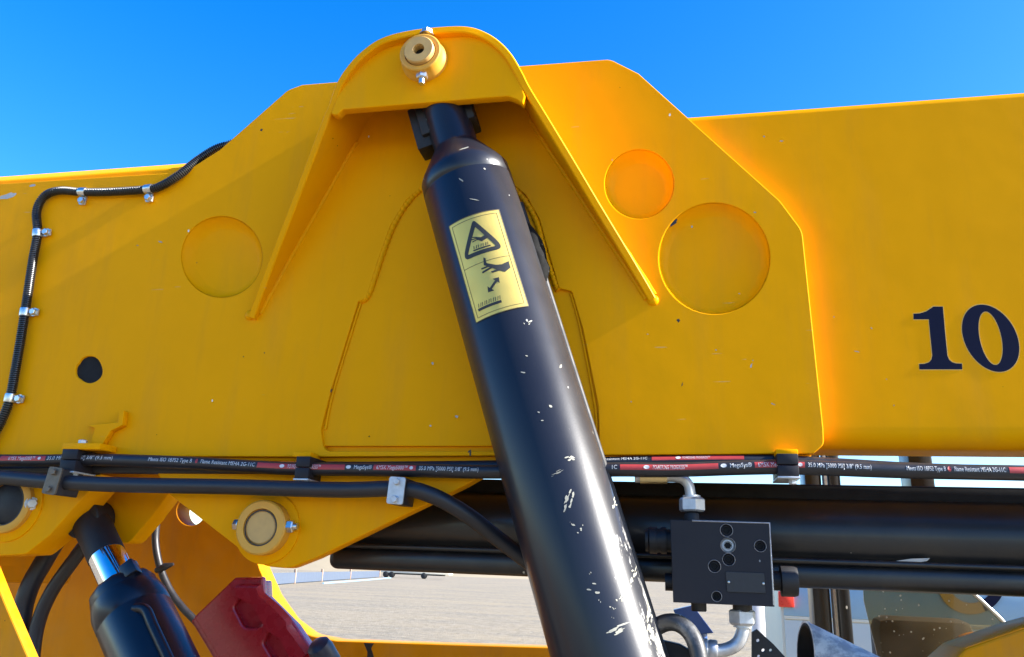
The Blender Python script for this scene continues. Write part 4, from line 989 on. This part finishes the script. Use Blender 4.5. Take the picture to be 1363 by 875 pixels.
for x in (xa0 + .75, xa1 - .9):
    w_o = obj('wheel', lathe([(.33, 0), (.36, .03), (.36, .2), (.33, .23)], (x, yb_ - .01, .36), (0, 1, 0), 32), M_tyre, van)
    obj('wheel_rim', lathe([(.22, 0), (.20, .02), (.06, .03)], (x, yb_ - .012, .36), (0, -1, 0), 24), M_zincd, w_o)
# ring emblem in three bands
cR = (1293, 772)
def ring_arc(a0_, a1_, m, nm):
    lp = [(cR[0] + 46 * math.cos(t), cR[1] + 46 * math.sin(t)) for t in [a0_ + (a1_ - a0_) * k / 16 for k in range(17)]] + [(cR[0] + 31 * math.cos(t), cR[1] + 31 * math.sin(t)) for t in [a1_ + (a0_ - a1_) * k / 16 for k in range(17)]]
    obj(nm, plate(lp, yb_ - .004, .008, bev=0), m, van)
ring_arc(-2.6, -.05, M_navy, 'emblem_arc'); ring_arc(-.04, .38, M_tan, 'emblem_arc'); ring_arc(.40, 1.15, M_navy, 'emblem_arc')
ring_arc(1.16, 3.5, M_tan, 'emblem_arc')
vpanel('tan_stripe', 1150, 1262, 762, 785, yb_ - .002, .02, M_tan, bev=.002)
vpanel('tail_lamp', 1037, 1056, 788, 808, yb_ - .012, .04, M_redl, bev=.004)
o = obj('marker_post', box(P(1000, 800, 2.4).x, P(1017, 800, 2.4).x, 2.4, 2.46, 0, P(1008, 770, 2.4).z, .006), M_post); tag(o, 'white upright post in the yard behind the lower elbow pipe', 'post')
bl = thing('blue_drawbar', 'dark blue sloping steel bar beyond the valve block, resting in the yard', 'steel bar', G(935, 950))
q1 = P(896, 806, 1.3); q2 = P(950, 846, 1.3); q3 = Vector((q2.x + .30, 1.3, 0.0)); 
quad_plate([P(896, 812, 1.3), P(922, 806, 1.3), P(950, 843, 1.3), P(912, 846, 1.3)], .06, M_blue, 'bar', bl)
obj('prop_leg', tube([P(930, 842, 1.33), Vector((P(935, 850, 1.33).x, 1.33, 0))], .025, 10), M_blue, bl)
# fence far away at the left
fp = [G(x, y) for x, y in ((318, 784), (352, 780.5), (392, 777), (428, 774.3), (466, 771.5), (505, 768.7))]
fence = thing('site_fence', 'low slate blue sheet fence with timber posts at the far edge of the yard', 'fence', fp[2])
def obox(a, b, t, z0, z1, m, name, par):
    d = (b - a); d.z = 0; Ln = d.length; d.normalize(); n_ = Vector((-d.y, d.x, 0))
    return obj(name, box(0, Ln, -t / 2, t / 2, z0, z1, 0, Matrix(((d.x, n_.x, 0, a.x), (d.y, n_.y, 0, a.y), (0, 0, 1, 0), (0, 0, 0, 1)))), m, par)
for a, b in zip(fp, fp[1:]): obox(a.lerp(b, .015), a.lerp(b, .985), .05, .06, .80, M_fence, 'fence_sheet', fence)
for a in fp: obj('fence_post', box(a.x - .09, a.x + .09, a.y - .12, a.y - .03, 0, 1.05, .01), M_wood, fence)
o = obj('site_pipe', tube(crom([G(430, 777.5) + Vector((0, 0, .05)), G(462, 775.4) + Vector((0, 0, .07)), G(492, 772.6) + Vector((0, 0, .06)), G(520, 770.4) + Vector((0, 0, .08))], 8), .07, 12), plain('pale_blue_pipe', (.22, .36, .52), .4)); tag(o, 'pale blue pipe lying on the ground in front of the far fence', 'pipe')
tg_ = G(512, 768.6)
trk = thing('parked_trailer', 'small dark wheeled trailer far across the yard just under the black ram', 'trailer', tg_)
obj('deck', box(tg_.x - .6, tg_.x + 9, tg_.y, tg_.y + 2, .62, .86, .03), M_cream, trk)
obj('drawbar_frame', box(tg_.x - .3, tg_.x + 8, tg_.y + .2, tg_.y + 1.8, .45, .615, .03), M_blkdeep, trk)
for k in (0.1, .95, 5.5): obj('wheel', lathe([(.34, 0), (.42, .05), (.42, .3), (.34, .35)], (tg_.x + k, tg_.y - .02, .42), (0, 1, 0), 24), M_tyre, trk)
print('done')
